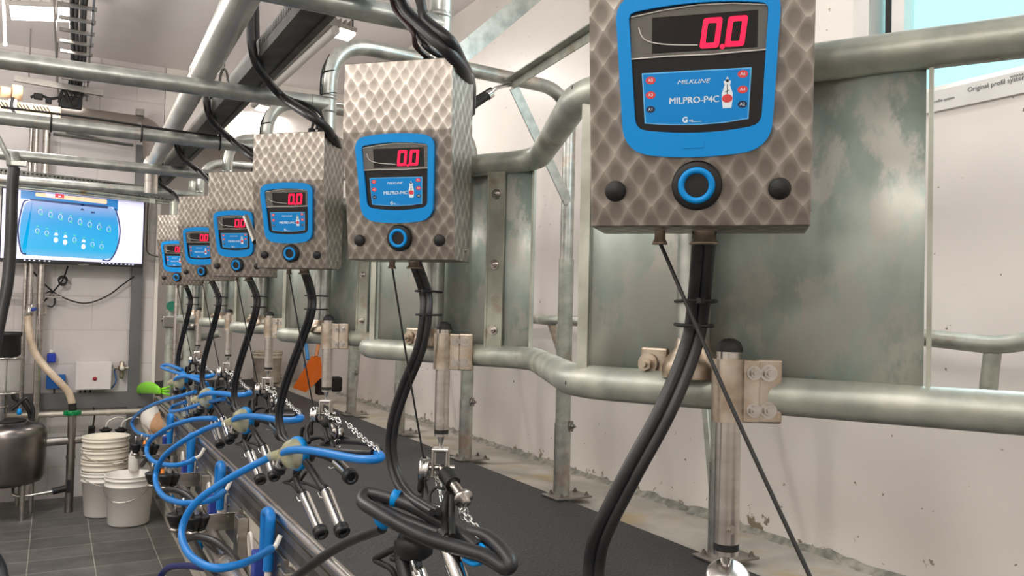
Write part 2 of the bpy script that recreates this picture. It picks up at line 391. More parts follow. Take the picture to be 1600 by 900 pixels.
# ------------------------------------------------------------------ object helpers
MW = {}
def thing(name, label, cat, loc=(0, 0, 0), rz=0.0, group=None):
    o = bpy.data.objects.new(name, None); C.objects.link(o); o.empty_display_size = 0.05
    o.location = loc; o.rotation_euler = (0, 0, rz)
    o['label'] = label; o['category'] = cat
    if group: o['group'] = group
    MW[o] = Matrix.Translation(loc) @ Matrix.Rotation(rz, 4, 'Z')
    return o
def part(name, mb, mat, parent, local=False, label=None):
    me = mb.mesh(name, mat, None if local else MW[parent].inverted())
    o = bpy.data.objects.new(name, me); C.objects.link(o); o.parent = parent
    MW[o] = MW[parent]
    if label: o['label'] = label
    return o
def solo(name, mb, mat, label, cat, group=None, kind=None):
    b = [v.co for v in mb.bm.verts]
    lo = V([min(p[i] for p in b) for i in range(3)]); hi = V([max(p[i] for p in b) for i in range(3)])
    loc = V(((lo.x + hi.x) / 2, (lo.y + hi.y) / 2, lo.z))
    me = mb.mesh(name, mat, Matrix.Translation(-loc))
    o = bpy.data.objects.new(name, me); C.objects.link(o); o.location = loc
    MW[o] = Matrix.Translation(loc)
    if label: o['label'] = label
    if cat: o['category'] = cat
    if group: o['group'] = group
    if kind: o['kind'] = kind
    return o
def struct(name, mb, mat):
    me = mb.mesh(name, mat)
    o = bpy.data.objects.new(name, me); C.objects.link(o); o['kind'] = 'structure'; MW[o] = Matrix.Identity(4)
    return o
def dup(root, loc, label, rz=None, group=None):
    r = root.copy(); C.objects.link(r); r.location = loc; r['label'] = label
    if rz is not None: r.rotation_euler = (0, 0, rz)
    if group: r['group'] = group
    for ch in list(root.children):
        c = ch.copy(); C.objects.link(c); c.parent = r
        for g in list(ch.children):
            d = g.copy(); C.objects.link(d); d.parent = c
    return r
NTH = ['nearest', 'second nearest', 'third nearest', 'fourth nearest', 'fifth nearest', 'farthest']
def rotx(a): return Matrix.Rotation(a, 3, 'X')
def rotz(a): return Matrix.Rotation(a, 3, 'Z')
def aimrot(d, up=(0, 0, 1)):
    """columns: x along d, z close to up"""
    x = V(d).normalized(); y = V(up).cross(x).normalized(); z = x.cross(y)
    return Matrix((x, y, z)).transposed()

# ------------------------------------------------------------------ the setting
KX = 0.87            # pit edge of the cow platform
WX = 2.62            # right wall
FZ = -0.90           # pit floor
CZ = 3.15            # ceiling
EY = 8.60            # wall at the end of the pit
BY = 10.30           # wall at the end of the platform
m = MB(); m.box((-1.2, 3.0, FZ - 0.05), (4.3, 12.4, 0.1)); struct('floor', m, FLOORT)
m = MB(); m.box(((KX + WX) / 2 + 0.1, 3.7, -0.48), (WX - KX + 0.2, 13.4, 0.93)); struct('trim_1', m, CONC)           # raised concrete cow platform
m = MB(); m.box((KX - 0.006, 2.85, -0.5), (0.012, 11.5, 0.80)); struct('wall_pit', m, PITT)
m = MB(); m.box((-0.3, 3.7, CZ + 0.05), (6.4, 13.8, 0.1)); struct('ceiling', m, CEIL)
m = MB()
wy0, wy1, wz0, wz1 = 0.30, 2.12, 1.61, 2.75
m.box((WX + 0.1, (-3.1 + wy0) / 2, 1.1), (0.2, wy0 + 3.1, 4.1)); m.box((WX + 0.1, (wy1 + 10.5) / 2, 1.1), (0.2, 10.5 - wy1, 4.1))
m.box((WX + 0.1, (wy0 + wy1) / 2, (wz0 - 0.95) / 2), (0.2, wy1 - wy0, wz0 + 0.95)); m.box((WX + 0.1, (wy0 + wy1) / 2, (wz1 + CZ) / 2), (0.2, wy1 - wy0, CZ - wz1))
struct('wall_right', m, WALLR)
m = MB(); m.box((-1.2, EY + 0.1, 1.1), (4.13, 0.2, 4.1)); struct('wall_end', m, ENDT)
m = MB(); m.box((1.7, BY + 0.1, 1.1), (2.2, 0.2, 4.1)); m.box((1.745, EY + 0.1, 2.85), (1.75, 0.2, 0.6)); m.box((0.80, (EY + BY) / 2 + 0.1, 1.1), (0.1, BY - EY - 0.2, 4.1)); struct('wall_back', m, WALLR)
m = MB(); m.box((-3.3, 3.0, 1.1), (0.2, 12.4, 4.1)); struct('wall_left', m, WALLR)
m = MB(); m.box((-0.3, -3.2, 1.1), (6.2, 0.2, 4.1)); struct('wall_near', m, WALLR)

# window in the right wall: frame, sash and panes
m = MB()
xw = WX + 0.03
def wrect(m, y0, y1, z0, z1, w, x, d):
    m.box((x, (y0 + y1) / 2, z0 + w / 2), (d, y1 - y0, w)); m.box((x, (y0 + y1) / 2, z1 - w / 2), (d, y1 - y0, w))
    m.box((x, y0 + w / 2, (z0 + z1) / 2), (d, w, z1 - z0 - 2 * w)); m.box((x, y1 - w / 2, (z0 + z1) / 2), (d, w, z1 - z0 - 2 * w))
wrect(m, wy0, wy1, wz0, wz1, 0.07, xw, 0.09)
wd = struct('window_1', m, PVC)
m = MB(); wrect(m, wy0 + 0.075, wy1 - 0.14, wz0 + 0.045, wz1 - 0.06, 0.05, xw + 0.02, 0.06)
s = part('window_sash', m, PVC, wd)
m = MB(); m.box((xw + 0.03, wy1 - 0.105, (wz0 + wz1) / 2), (0.03, 0.022, wz1 - wz0 - 0.16)); part('gasket', m, RUBBERD, wd)
m = MB(); m.box((xw + 0.03, (wy0 + wy1) / 2 - 0.03, (wz0 + wz1) / 2), (0.006, wy1 - wy0 - 0.26, wz1 - wz0 - 0.18))
part('pane', m, plain('window_glass', (0.55, 0.98, 1.0), 0.05, 0, 0, 0.12), wd)
m = MB(); m.prism(circ(0.028, 4), (V((2.6400, 1.6896, 1.7855)), V((0, -0.9, 0.2)), V((0, 0.2, 0.9)), V((-1, 0, 0))), 0, 0.0015); part('pane_sticker', m, plain('pale_blue_sticker', srgb(90, 190, 240), 0.4), wd)
# film lettering on the frame
fr = (V((xw - 0.046, 1.55, wz0 + 0.045)), V((0, -1, 0)), V((0, 0, 1)), V((-1, 0, 0)))
m = MB()
for tx, sz, x, y in [('Original profil system', 0.022, -0.02, 0.002), ('WARRANTY', 0.012, 0.055, 0.012), ('profile system', 0.014, -0.20, -0.012)]:
    m.addmesh(text_mesh(tx, sz), framemat(fr, x, y, 0.0004))
part('frame_lettering', m, plain('grey_print', srgb(70, 70, 74), 0.5), wd)
m = MB(); o5 = fr[0] + V((0, -0.1, 0.012))
m.ringprism(circ(0.026, 24, 0.02, 0), circ(0.017, 24, 0.02, 0), (o5, fr[1], fr[2], fr[3]), 0, 0.0005); m.prism([(-0.03, 0.026), (-0.006, 0.026), (0.01, -0.026), (-0.01, -0.026)], (o5, fr[1], fr[2], fr[3]), 0, 0.0005)
part('frame_emblem', m, plain('pale_green_print', srgb(178, 196, 172), 0.5), wd)
m = MB(); m.addmesh(text_mesh('onsa', 0.024, bold=0.0004), framemat((o5, fr[1], fr[2], fr[3]), 0.062, -0.002, 0.0006)); part('frame_lettering', m, plain('dark_print', srgb(60, 64, 62), 0.5), wd)
# grey trunking on the end wall
m = MB(); m.box((0.675, EY - 0.03, 0.72), (0.094, 0.06, 3.30)); struct('trim_2', m, GREYP)
m = MB(); m.box((-1.3, EY - 0.03, -0.02), (4.3, 0.058, 0.14)); struct('trim_3', m, GREYP)
m = MB(); m.box((0.845, EY - 0.012, 0.7), (0.03, 0.03, 3.2)); struct('trim_4', m, WHITEP)
# crumbling mortar fillet where the wall meets the ledge
m = MB(); rings = []; rr = random.Random(3); y = 0.6
while y < 9.8:
    w = 0.030 + 0.030 * rr.random(); h = 0.004 + 0.020 * rr.random() ** 2; w = w * (0.4 if rr.random() < 0.4 else 1)
    rings.append([V((WX - w, y, -0.016)), V((WX - w * 0.6, y, -0.012 + h * 0.6)), V((WX - 0.004, y, h)), V((WX + 0.01, y, h)), V((WX + 0.01, y, -0.018))]); y += 0.03 + 0.04 * rr.random()
m.loft(rings, smooth=False); struct('trim_5', m, mottled('crumbling_mortar', srgb(120, 120, 112), srgb(168, 164, 152), 0.7, 0, 24, 0.3, 60))
# rubber mat
m = MB(); m.box(((0.90 + 2.155) / 2, 4.1, -0.004), (2.155 - 0.90, 12.0, 0.024)); solo('rubber_mat', m, MATR, 'black studded rubber mat covering the raised cow platform', 'mat')

# ------------------------------------------------------------------ pit edge
PY = [1.066, 2.154, 3.25, 4.36, 5.47, 6.60]           # drop posts
SY = [0.975, 2.060, 3.141, 4.134, 5.208, 6.40]        # support arms
AY = [1.25, 2.389, 3.477, 4.53, 5.61, 6.72]           # pit-side bends of the rump rail
KY = [0.868, 1.978, 3.083, 4.112, 5.192, 6.33]        # control boxes
t = thing('kerb', 'stainless pit kerb with round nosing rail and slotted strip along the rubber mat', 'kerb', (KX, 2.8, -0.3))
m = MB(); m.cyl((KX, -1.0, 0.006), (KX, 8.3, 0.006), 0.024, seg=20); part('nosing_rail', m, STEEL, t)
m = MB(); m.box((KX - 0.016, 3.6, -0.035), (0.008, 9.2, 0.03)); m.box((KX - 0.016, 3.6, -0.105), (0.008, 9.2, 0.022))
y = 1.8
while y < 7.6:
    m.box((KX - 0.016, y, -0.072), (0.007, 0.008, 0.05)); y += 0.0165
part('slotted_strip', m, STEELD, t)
m = MB(); m.box((KX - 0.014, 3.6, -0.072), (0.002, 9.0, 0.05)); part('strip_backing', m, RUBBERD, t)
for y in (2.3, 3.18, 4.1, 5.2, 6.3):
    m = MB(); m.box((KX - 0.022, y + 0.35, -0.22), (0.02, 0.34, 0.20), bev=0.003); m.bolt((KX - 0.032, y + 0.25, -0.16), (-1, 0, 0)); m.bolt((KX - 0.032, y + 0.45, -0.16), (-1, 0, 0))
    part('fascia_panel', m, STEELD, t)
    m = MB(); m.box((KX - 0.04, y + 0.08, -0.26), (0.05, 0.09, 0.26), bev=0.003); part('upright_bracket', m, STEEL, t)
m = MB(); m.cyl((0.72, -1.0, -0.31), (0.72, 8.2, -0.245), 0.045, seg=20)
for y in (2.0, 3.9, 5.8): m.cyl((0.72, y, -0.280), (0.72, y + 0.05, -0.280), 0.052)
t = solo('milk_line', m, STEEL, 'wide stainless milk pipe running under the pit kerb', 'pipe')
m = MB(); m.box((0.69, 3.6, -0.375), (0.04, 9.0, 0.012), bev=0.003); m.box((0.672, 3.6, -0.36), (0.008, 9.0, 0.04)); solo('steel_angle', m, STEELD, 'dull steel angle running below the wide stainless milk pipe', 'angle')

def jetter():
    t = thing('wash_bracket', '', 'bracket', (KX, 0, -0.2), 0, 'wash cup brackets on the pit kerb')
    m = MB(); m.box((0.72, 0, -0.19), (0.28, 0.012, 0.085), bev=0.003); m.box((0.72, 0.03, -0.232), (0.28, 0.06, 0.006)); m.bolt((0.80, -0.007, -0.17), (0, -1, 0)); part('arm', m, STEEL, t)
    for x, y, dz in [(0.60, 0.10, 0), (0.555, 0.02, 0), (0.665, -0.03, -0.01), (0.62, -0.07, 0.0)]:
        m = MB(); m.lathe([(0.0, -0.03), (0.022, -0.03), (0.03, -0.012), (0.042, 0.022), (0.044, 0.03), (0.038, 0.036), (0.012, 0.03), (0, 0.03)], (x, y, -0.17 + dz), seg=20)
        c = part('wash_cup', m, RUBBER, t)
        m = MB(); m.lathe([(0, 0.0), (0.009, 0.0), (0.009, 0.062), (0.006, 0.07), (0, 0.071)], (x, y, -0.15 + dz), seg=12); part('spray_nozzle', m, CHROME, c)
        m = MB(); m.lathe([(0, 0), (0.028, 0), (0.03, 0.012), (0.02, 0.02), (0, 0.02)], (x, y, -0.22 + dz), seg=18); part('cup_seat', m, STEEL, c)
    m = MB(); m.lathe([(0, 0), (0.02, 0), (0.02, 0.02), (0.016, 0.045), (0.013, 0.075), (0, 0.08)], (0.618, 0.045, -0.20), seg=16); part('plug', m, ORANGE, t, label='orange plug')
    m = MB(); m.box((0.63, 0.03, -0.225), (0.16, 0.2, 0.012)); part('shelf', m, STEELD, t)
    return t
MWj = jetter()
for i, y in enumerate((4.35, 5.45, 6.60)):
    lab = 'steel bracket of black wash cups, %s under the pit kerb' % ['the nearest', 'the middle one', 'the farthest'][i]
    if i == 0: MWj.location.y = y; MWj['label'] = lab
    else: dup(MWj, (KX, y, -0.2), lab)

def coupler():
    t = thing('wash_coupling', '', 'coupling', (KX - 0.05, 0, -0.25), 0, 'blue wash couplings at the pit kerb')
    m = MB(); m.tube(fillet([(0.815, 0.05, -0.15), (0.815, 0.05, 0.02), (0.82, 0.0, 0.03), (0.815, -0.05, 0.02), (0.81, -0.05, -0.20)], 0.05), 0.021, 12); part('hose_bend', m, BLUEH, t)
    m = MB(); m.box((0.80, 0.06, -0.21), (0.06, 0.07, 0.13), bev=0.006); part('valve_body', m, BLUED, t, label='dark blue valve body')
    m = MB(); m.tube(fillet([(0.81, -0.05, -0.19), (0.81, -0.05, -0.25), (0.75, -0.06, -0.27)], 0.03), 0.014, 12); part('elbow', m, WHITEP, t, label='white elbow')
    m = MB(); m.tube(chaikin([(0.82, 0.06, -0.26), (0.80, 0.05, -0.36), (0.74, 0.03, -0.40)]), 0.017, 10); part('tail_pipe', m, HOSEBK, t)
    m = MB(); m.tube(chaikin([(0.82, 0.30, -0.33), (0.80, 0.29, -0.16), (0.80, 0.25, -0.12), (0.80, 0.21, -0.16), (0.82, 0.20, -0.33)]), 0.008, 8); part('air_tube', m, WHITEP, t, label='white air tube')
    m = MB(); m.lathe([(0, 0), (0.05, 0), (0.055, 0.012), (0.05, 0.024), (0.02, 0.03), (0.018, 0.05), (0, 0.05)], (0.77, 0.20, -0.36), seg=20); part('valve_disc', m, RUBBERD, t)
    m = MB(); m.tube(chaikin([(0.77, 0.16, -0.33), (0.74, 0.08, -0.36), (0.72, 0.02, -0.44)]), 0.02, 10); part('blue_stub', m, BLUEP, t)
    return t
cp = coupler()
for i, y in enumerate((3.56, 4.70, 5.79, 6.9)):
    lab = 'blue hose coupling bent over the pit kerb, %s' % ['nearest the camera', 'second from the camera', 'third from the camera', 'last before the end wall'][i]
    if i == 0: cp.location.y = y; cp['label'] = lab
    else: dup(cp, (KX - 0.05, y, -0.25), lab)
for i, y in enumerate((3.85, 4.95, 6.05)):
    m = MB(); m.tube(chaikin([(0.60, y + 0.6, -0.30), (0.62, y + 0.3, -0.20), (0.70, y + 0.12, -0.20), (0.77, y, -0.28), (0.80, y - 0.06, -0.40)]), 0.017, 10)
    solo('drain_hose', m, HOSEBK, 'black drain hose under the pit kerb, %s' % ['nearest of three', 'middle of three', 'farthest of three'][i], 'hose', 'drain hoses under the kerb')
m = MB(); m.tube(chaikin([(0.5500, 4.9242, -0.6148), (0.5800, 4.8103, -0.5277), (0.6200, 4.4508, -0.4189), (0.6800, 4.2144, -0.3727), (0.7400, 4.0848, -0.3677)]), 0.017, 10)
solo('hose', m, plain('navy_hose', srgb(28, 36, 110), 0.35), 'dark navy hose at the bottom edge under the nearest blue loop', 'hose')

# ------------------------------------------------------------------ rump rails, panels and portal frames
def railpts(z):
    pts = [(1.165 + 0.17, 0.66 - 0.29, z), (0.82, AY[0], z)]
    for k in range(1, 6):
        pts += [(1.10, AY[k] - 0.509, z), (0.82, AY[k], z)]
    pts += [(0.98, AY[5] + 0.35, z)]
    return pts
for z, nm, lab in [(0.775, 'rump_rail', 'lower galvanised zigzag rump rail at the foot of the splash panels'), (1.295, 'rump_rail', 'upper galvanised zigzag rump rail behind the control boxes')]:
    m = MB(); m.tube(fillet(railpts(z), 0.085, 7), 0.030, 16)
    for k in range(6): m.lathe([(0.0, 0.0), (0.004, 0.0), (0.0, 0.0005)], (0.82 - 0.033, AY[k] - 0.02, z), (-1, 0.3, 0), 10, mi=1)
    solo(nm, m, [GALV, RUBBERD], lab, 'rail', 'rump rails')
for k in range(6):
    a = V((0.82, AY[k], 0)); b = V((1.11, 0.755, 0)) if k == 0 else V((1.10, AY[k] - 0.509, 0))
    d = (b - a).normalized(); n = V((d.y, -d.x, 0))
    if n.x > 0: n = -n
    L = (b - a).length
    t = thing('splash_panel', ['wide galvanised splash panel behind the large foreground control box', 'galvanised splash panel with a bolted flange, behind the second control box', 'galvanised splash panel behind the third nearest control box', 'galvanised splash panel behind the fourth nearest control box', 'galvanised splash panel behind the fifth nearest control box', 'farthest galvanised splash panel of the row'][k], 'panel', tuple((a + b) / 2 + V((0, 0, 0.78))), 0, 'galvanised splash panels')
    m = MB(); N = 14; rings = []
    s0 = 0.02 if k == 0 else 0.03
    for i in range(N + 1):
        u = s0 + (L - s0 - 0.015) * i / N
        off = -0.030 * math.sin(PI * u / L) - 0.016 * math.sin(2 * PI * u / L) - 0.006 * math.sin(4 * PI * u / L)
        p = a + d * u + n * (off - 0.004)
        rings.append([p + V((0, 0, 0.795)), p + V((0, 0, 1.285)), p + V((0, 0, 1.285)) - n * 0.004, p + V((0, 0, 0.795)) - n * 0.004])
    m.loft(rings); part('sheet', m, SHEET, t)
    m = MB(); R = aimrot(d)
    m.box(a + d * (L - 0.008) + V((0, 0, 1.04)), (0.006, 0.012, 0.51), R); part('edge_strip', m, FLANGE, t)
    m = MB(); m.box(a + d * (s0 - 0.005) + n * 0.0 + V((0, 0, 1.04)), (0.018, 0.008, 0.50), R); m.box(a + d * (s0 - 0.014) - n * 0.018 + V((0, 0, 1.04)), (0.006, 0.04, 0.50), R); part('edge_flange', m, FLANGE, t)
    if k:
        m = MB(); q = a + d * (L * 0.80)
        m.box(q + n * 0.012 + V((0, 0, 1.035)), (0.05, 0.006, 0.50), R); m.box(q - d * 0.026 + n * 0.002 + V((0, 0, 1.035)), (0.006, 0.03, 0.50), R)
        f = part('bolted_flange', m, FLANGE, t)
        for z in (0.845, 1.02, 1.21):
            m = MB(); m.bolt(q + n * 0.016 + V((0, 0, z)), n, 0.009, 0.008); part('bolt', m, STEEL, f)

FY = [1.24, 2.32, 3.40, 4.47, 5.55, 6.63]          # feet of the portals beside the wall
for k in range(6):
    t = thing('portal_frame', ['galvanised portal frame whose drop post stands behind the foreground control box', 'galvanised portal frame with its tee joint above the second control box', 'galvanised portal frame arching over the second control box to a wall-side post', 'galvanised portal frame arching behind the third control box', 'galvanised portal frame arching behind the fourth control box', 'farthest galvanised portal frame of the row'][k], 'frame', (0.93, PY[k], 0.78), 0, 'galvanised portal frames')
    za, zb = 1.96, 1.97
    m = MB(); m.tube(fillet([(0.93, PY[k], 0.80), (0.93, PY[k], za), (2.165, FY[k], zb), (2.165, FY[k], 0.34)], 0.19, 10) if k else [(0.93, PY[k], 0.80), (0.93, PY[k], CZ)], 0.0275 if k == 0 else 0.032, 18); part('arch_pipe' if k else 'drop_post', m, GALVBR, t)
    if k:
        m = MB(); m.cyl((2.165, FY[k], 0.012), (2.165, FY[k], 0.36), 0.0400, seg=20); part('foot_sleeve', m, GALVBR, t)
        m = MB(); m.bolt((2.165 + 0.02, FY[k] - 0.04, 0.35), (0.5, -0.85, 0), 0.012, 0.014); m.box((2.165 + 0.02, FY[k] - 0.036, 0.35), (0.02, 0.02, 0.05)); part('sleeve_bolt', m, STEELD, t)
        m = MB(); m.cyl((2.165, FY[k], 0.34), (2.165, FY[k], 1.15), 0.0365, seg=20); part('post_pipe', m, GALV, t)
        m = MB(); m.box((2.19, FY[k] - 0.01, 0.014), (0.20, 0.14, 0.01), bev=0.002)
        for dx, dy in ((0.08, -0.05), (0.08, 0.05), (-0.06, -0.05), (-0.06, 0.05)): m.bolt((2.19 + dx, FY[k] - 0.01 + dy, 0.019), (0, 0, 1), 0.008, 0.01)
        part('base_plate', m, STEELD, t)
    m = MB(); m.lathe([(0, -0.035), (0.033, -0.035), (0.034, -0.02), (0.031, -0.018), (0.031, 0.018), (0.034, 0.02), (0.033, 0.035), (0, 0.035)], (0.93, PY[k], 1.70), seg=20); m.cyl((0.86, PY[k], 1.70), (0.93, PY[k], 1.70), 0.033); part('tee_joint', m, GALVBR, t)
    if k:
        m = MB(); m.cyl((-2.9, PY[k] + (0.15 if k == 2 else 0.0), 1.715), (0.90, PY[k], 1.70), 0.031, seg=20); part('cross_pipe', m, GALVBR, t)
    m = MB(); m.lathe([(0.0265, 0.07), (0.03, 0.05), (0.044, 0.03), (0.05, 0.018), (0.05, 0.0)], (0.93, PY[k], 0.795), seg=20); m.box((0.90, PY[k] + 0.06, 0.812), (0.014, 0.05, 0.06), rotz(0.4), bev=0.004); m.bolt((0.888, PY[k] + 0.063, 0.814), (-0.9, -0.4, 0), 0.012, 0.012); part('flange', m, STAINED, t)
    if k:
        m = MB(); p0 = V((1.83, PY[k] + (FY[k] - PY[k]) * 0.74, 1.93)); p1 = V((2.15, FY[k] - 0.03, 1.42))
        m.box((p0 + p1) / 2, ((p1 - p0).length, 0.006, 0.05), aimrot(p1 - p0, (0.4, 0, 1))); part('knee_brace', m, GALVBR, t)
        m = MB(); p0 = V((2.33, FY[k] + 0.30, 0.84)); p1 = V((2.20, FY[k] + 0.05, 0.20))
        m.box((p0 + p1) / 2, ((p1 - p0).length, 0.035, 0.045), aimrot(p1 - p0, (1, 0, 0)), bev=0.004); m.bolt(p1 + V((0, -0.026, 0.02)), (0, -1, 0)); part('raking_strut', m, GALV, t)
        m = MB(); p0 = V((2.36, FY[k] + 0.45, 0.84)); p1 = V((2.31, FY[k] + 0.20, 0.60)); m.box((p0 + p1) / 2, ((p1 - p0).length, 0.02, 0.04), aimrot(p1 - p0, (1, 0, 0))); part('strut_tie', m, STAINED, t)
# breast rail beside the wall
m = MB(); pts = []
for k in range(6):
    pts += [(2.38, FY[k] + 0.02, 0.85), (2.30, FY[k] + 0.42, 0.85), (2.40, FY[k] + 0.62, 0.85)]
pts = [(2.40, 0.55, 0.90), (2.38, 1.28, 0.865), (2.36, 1.40, 0.83)] + [p for p in pts if p[1] > 1.5]
m.tube(fillet(pts, 0.08, 6), 0.026, 14); br = solo('breast_rail', m, GALV, 'grey galvanised breast rail between the wall-side posts and the white wall', 'rail')
m = MB(); m.tube(fillet([(2.37, 1.43, 0.84), (2.37, 1.45, 0.665), (2.61, 1.50, 0.65)], 0.06), 0.024, 14); part('wall_stay', m, GALV, br)

m = MB(); p0 = V((1.78, 3.33, 1.945)); p1 = V((1.64, 2.22, 1.935))
R = aimrot(p1 - p0); m.box((p0 + p1) / 2, ((p1 - p0).length, 0.04, 0.005), R); m.box((p0 + p1) / 2 + R @ V((0, 0.02, -0.02)), ((p1 - p0).length, 0.005, 0.04), R)
solo('angle_bar', m, GALV, 'thin galvanised angle bar tying the tops of two portal frames', 'bar')
m = MB(); p0 = V((1.5314, 3.3600, 2.0124)); p1 = V((1.9794, 3.3600, 2.4355)); d = (p1 - p0).normalized(); p1 = p0 + d * ((CZ - p0.z) / d.z)
m.box((p0 + p1) / 2, ((p1 - p0).length, 0.012, 0.085), aimrot(d, (0, 0, 1))); m.box((p0 + p1) / 2 + V((0, 0.03, -0.03)), ((p1 - p0).length, 0.06, 0.01), aimrot(d, (0, 0, 1))); solo('diagonal_brace', m, GALVBR, 'wide pale galvanised brace sloping up from the arch to the ceiling', 'brace')
t = thing('air_cylinder', 'small black and steel air cylinder hanging under the second arch', 'cylinder', (1.6114, 3.3000, 1.8446))
m = MB(); m.tube([(1.5753, 3.3000, 1.7824), (1.6748, 3.3000, 1.8596)], 0.016, 12); m.tube([(1.5951, 3.3300, 1.8199), (1.6992, 3.3300, 1.8929)], 0.012, 10); part('body', m, RUBBERD, t)
m = MB(); m.tube(chaikin([(1.6748, 3.3000, 1.8596), (1.7063, 3.3000, 1.8931), (1.7535, 3.3100, 1.9141), (1.7905, 3.3300, 1.9272)]), 0.009, 10); m.cyl((1.6654, 3.3000, 1.8524), (1.6843, 3.3000, 1.8667), 0.02); part('rod', m, CHROME, t)

# ------------------------------------------------------------------ control boxes
def control_box():
    t = thing('control_box', '', 'control box', (0, 0, 0), 0, 'milking control boxes')
    tl = math.tan(math.radians(9))
    yy = lambda z: -(z - 0.055) * tl
    W = 0.1465
    m = MB()
    fr = (V((0, 0, 0)), V((0, 1, 0)), V((0, 0, 1)), V((1, 0, 0)))
    m.prism([(yy(0) + 0.0, 0), (yy(0.318), 0.318), (yy(0.318), 0.495), (0.115, 0.495), (0.115, 0)], fr, -W, W)
    es = [e for e in m.bm.edges]
    bmesh.ops.bevel(m.bm, geom=es, offset=0.0022, segments=2, profile=0.5, affect='EDGES')
    h = part('housing', m, JEWEL, t, True)
    for yb, zb in ((-0.025, 0.47), (0.08, 0.03)):
        m = MB(); m.bolt((W, yb, zb), (1, 0, 0), 0.004, 0.003); part('lid_screw', m, STEEL, t, True)
    ev = V((0, -math.sin(math.radians(9)), math.cos(math.radians(9)))); en = V((0, -math.cos(math.radians(9)), -math.sin(math.radians(9))))
    F = (V((0, 0, 0.055)), V((1, 0, 0)), ev, en)
    def arc(x0, x1, y, sag, n=8): return [(x0 + (x1 - x0) * i / n, y + sag * (1 - (2 * i / n - 1) ** 2)) for i in range(n + 1)]
    def sagpoly(x0b, x1b, yb, sb, x0t, x1t, yt, st_, rb, rt):
        n = 10; P = [(x0b + (x1b - x0b) * i / n, yb - sb * (1 - (2 * i / n - 1) ** 2)) for i in range(n + 1)] + [(x1t + (x0t - x1t) * i / n, yt + st_ * (1 - (2 * i / n - 1) ** 2)) for i in range(n + 1)]
        Q = [(x, y, 0) for x, y in P]
        for i_, r_ in ((0, rb), (n, rb), (n + 1, rt), (2 * n + 1, rt)):
            Q[i_] = (P[i_][0], P[i_][1], r_)
        # drop sag points that fall inside the corner fillets
        keep = [q for i_, q in enumerate(Q) if q[2] > 0 or min(math.hypot(q[0] - P[c][0], q[1] - P[c][1]) for c in (0, n, n + 1, 2 * n + 1)) > (rb if i_ <= n else rt) * 1.05]
        return rpoly(keep, 7)
    outer = sagpoly(-0.098, 0.095, 0.047, 0.009, -0.109, 0.105, 0.251, 0.009, 0.036, 0.030)
    inner = sagpoly(-0.082, 0.082, 0.078, 0.008, -0.091, 0.089, 0.231, 0.007, 0.013, 0.008)
    if len(outer) != len(inner):
        # resample the inner outline to the outer one's point count
        def resample(P, N):
            L = [0.0]
            for i_ in range(len(P)): L.append(L[-1] + math.hypot(P[(i_ + 1) % len(P)][0] - P[i_][0], P[(i_ + 1) % len(P)][1] - P[i_][1]))
            out = []
            for q in range(N):
                t_ = L[-1] * q / N
                for i_ in range(len(P)):
                    if L[i_ + 1] >= t_:
                        f = (t_ - L[i_]) / max(L[i_ + 1] - L[i_], 1e-9); a_, b_ = P[i_], P[(i_ + 1) % len(P)]; out.append((a_[0] + (b_[0] - a_[0]) * f, a_[1] + (b_[1] - a_[1]) * f)); break
            return out
        outer = resample(outer, 96); inner = resample(inner, 96)
    m = MB(); m.ringprism(outer, inner, F, 0, 0.013)
    b = part('bezel', m, BLUEP, t, True)
    m = MB(); m.prism([(-0.018, 0.050), (0.010, 0.050), (0.010, 0.060), (-0.018, 0.060)], F, 0.0125, 0.0136); part('tab', m, BLUEP, b, True)
    m = MB(); m.prism(inner, F, 0, 0.0065); part('display_plate', m, BLACKG, t, True)
    m = MB(); m.prism([(-0.058, 0.178), (0.074, 0.178), (0.074, 0.222), (-0.058, 0.222)], F, 0.0065, 0.0072)
    d = part('display_window', m, plain('display_black_glass', srgb(10, 6, 9), 0.12), t, True)
    m = MB()
    seg = lambda x0, y0, x1, y1, w: [(x0 - (w if y0 != y1 else 0), y0), (x1 - (w if y0 != y1 else 0), y1), (x1 + (w if y0 != y1 else 0), y1), (x0 + (w if y0 != y1 else 0), y0)]
    def zero(cx):
        hw, hh, w, sl = 0.0090, 0.0160, 0.0066, 0.13
        o = [(-hw - w / 2, -hh - w / 2), (hw + w / 2, -hh - w / 2), (hw + w / 2, hh + w / 2), (-hw - w / 2, hh + w / 2)]
        i_ = [(-hw + w / 2, -hh + w / 2), (hw - w / 2, -hh + w / 2), (hw - w / 2, hh - w / 2), (-hw + w / 2, hh - w / 2)]
        ro = rpoly([(x, y, 0.004) for x, y in o], 3); ri = rpoly([(x, y, 0.002) for x, y in i_], 3)
        sh = lambda P: [(cx + x + y * sl, 0.199 + y) for x, y in P]
        m.ringprism(sh(ro), sh(ri), F, 0.0072, 0.0078)
    zero(0.017); zero(0.049)
    m.prism(circ(0.0033, 10, 0.0315, 0.1805), F, 0.0072, 0.0078)
    part('digits', m, LED, d, True, 'red LED digits reading 0.0')
    m = MB(); m.prism([(-0.088, 0.171), (-0.060, 0.172), (-0.060, 0.229), (-0.089, 0.226)], F, 0.0086, 0.0092); m.prism([(0.076, 0.173), (0.087, 0.173), (0.088, 0.228), (0.076, 0.230)], F, 0.0086, 0.0092); m.prism([(-0.060, 0.2235), (0.076, 0.2235), (0.076, 0.230), (0.045, 0.234), (0.0, 0.2355), (-0.045, 0.232), (-0.060, 0.229)], F, 0.0086, 0.0092); m.prism([(-0.060, 0.172), (0.076, 0.173), (0.076, 0.1765), (-0.060, 0.1765)], F, 0.0086, 0.0092); part('clear_film', m, FILM, t, True)
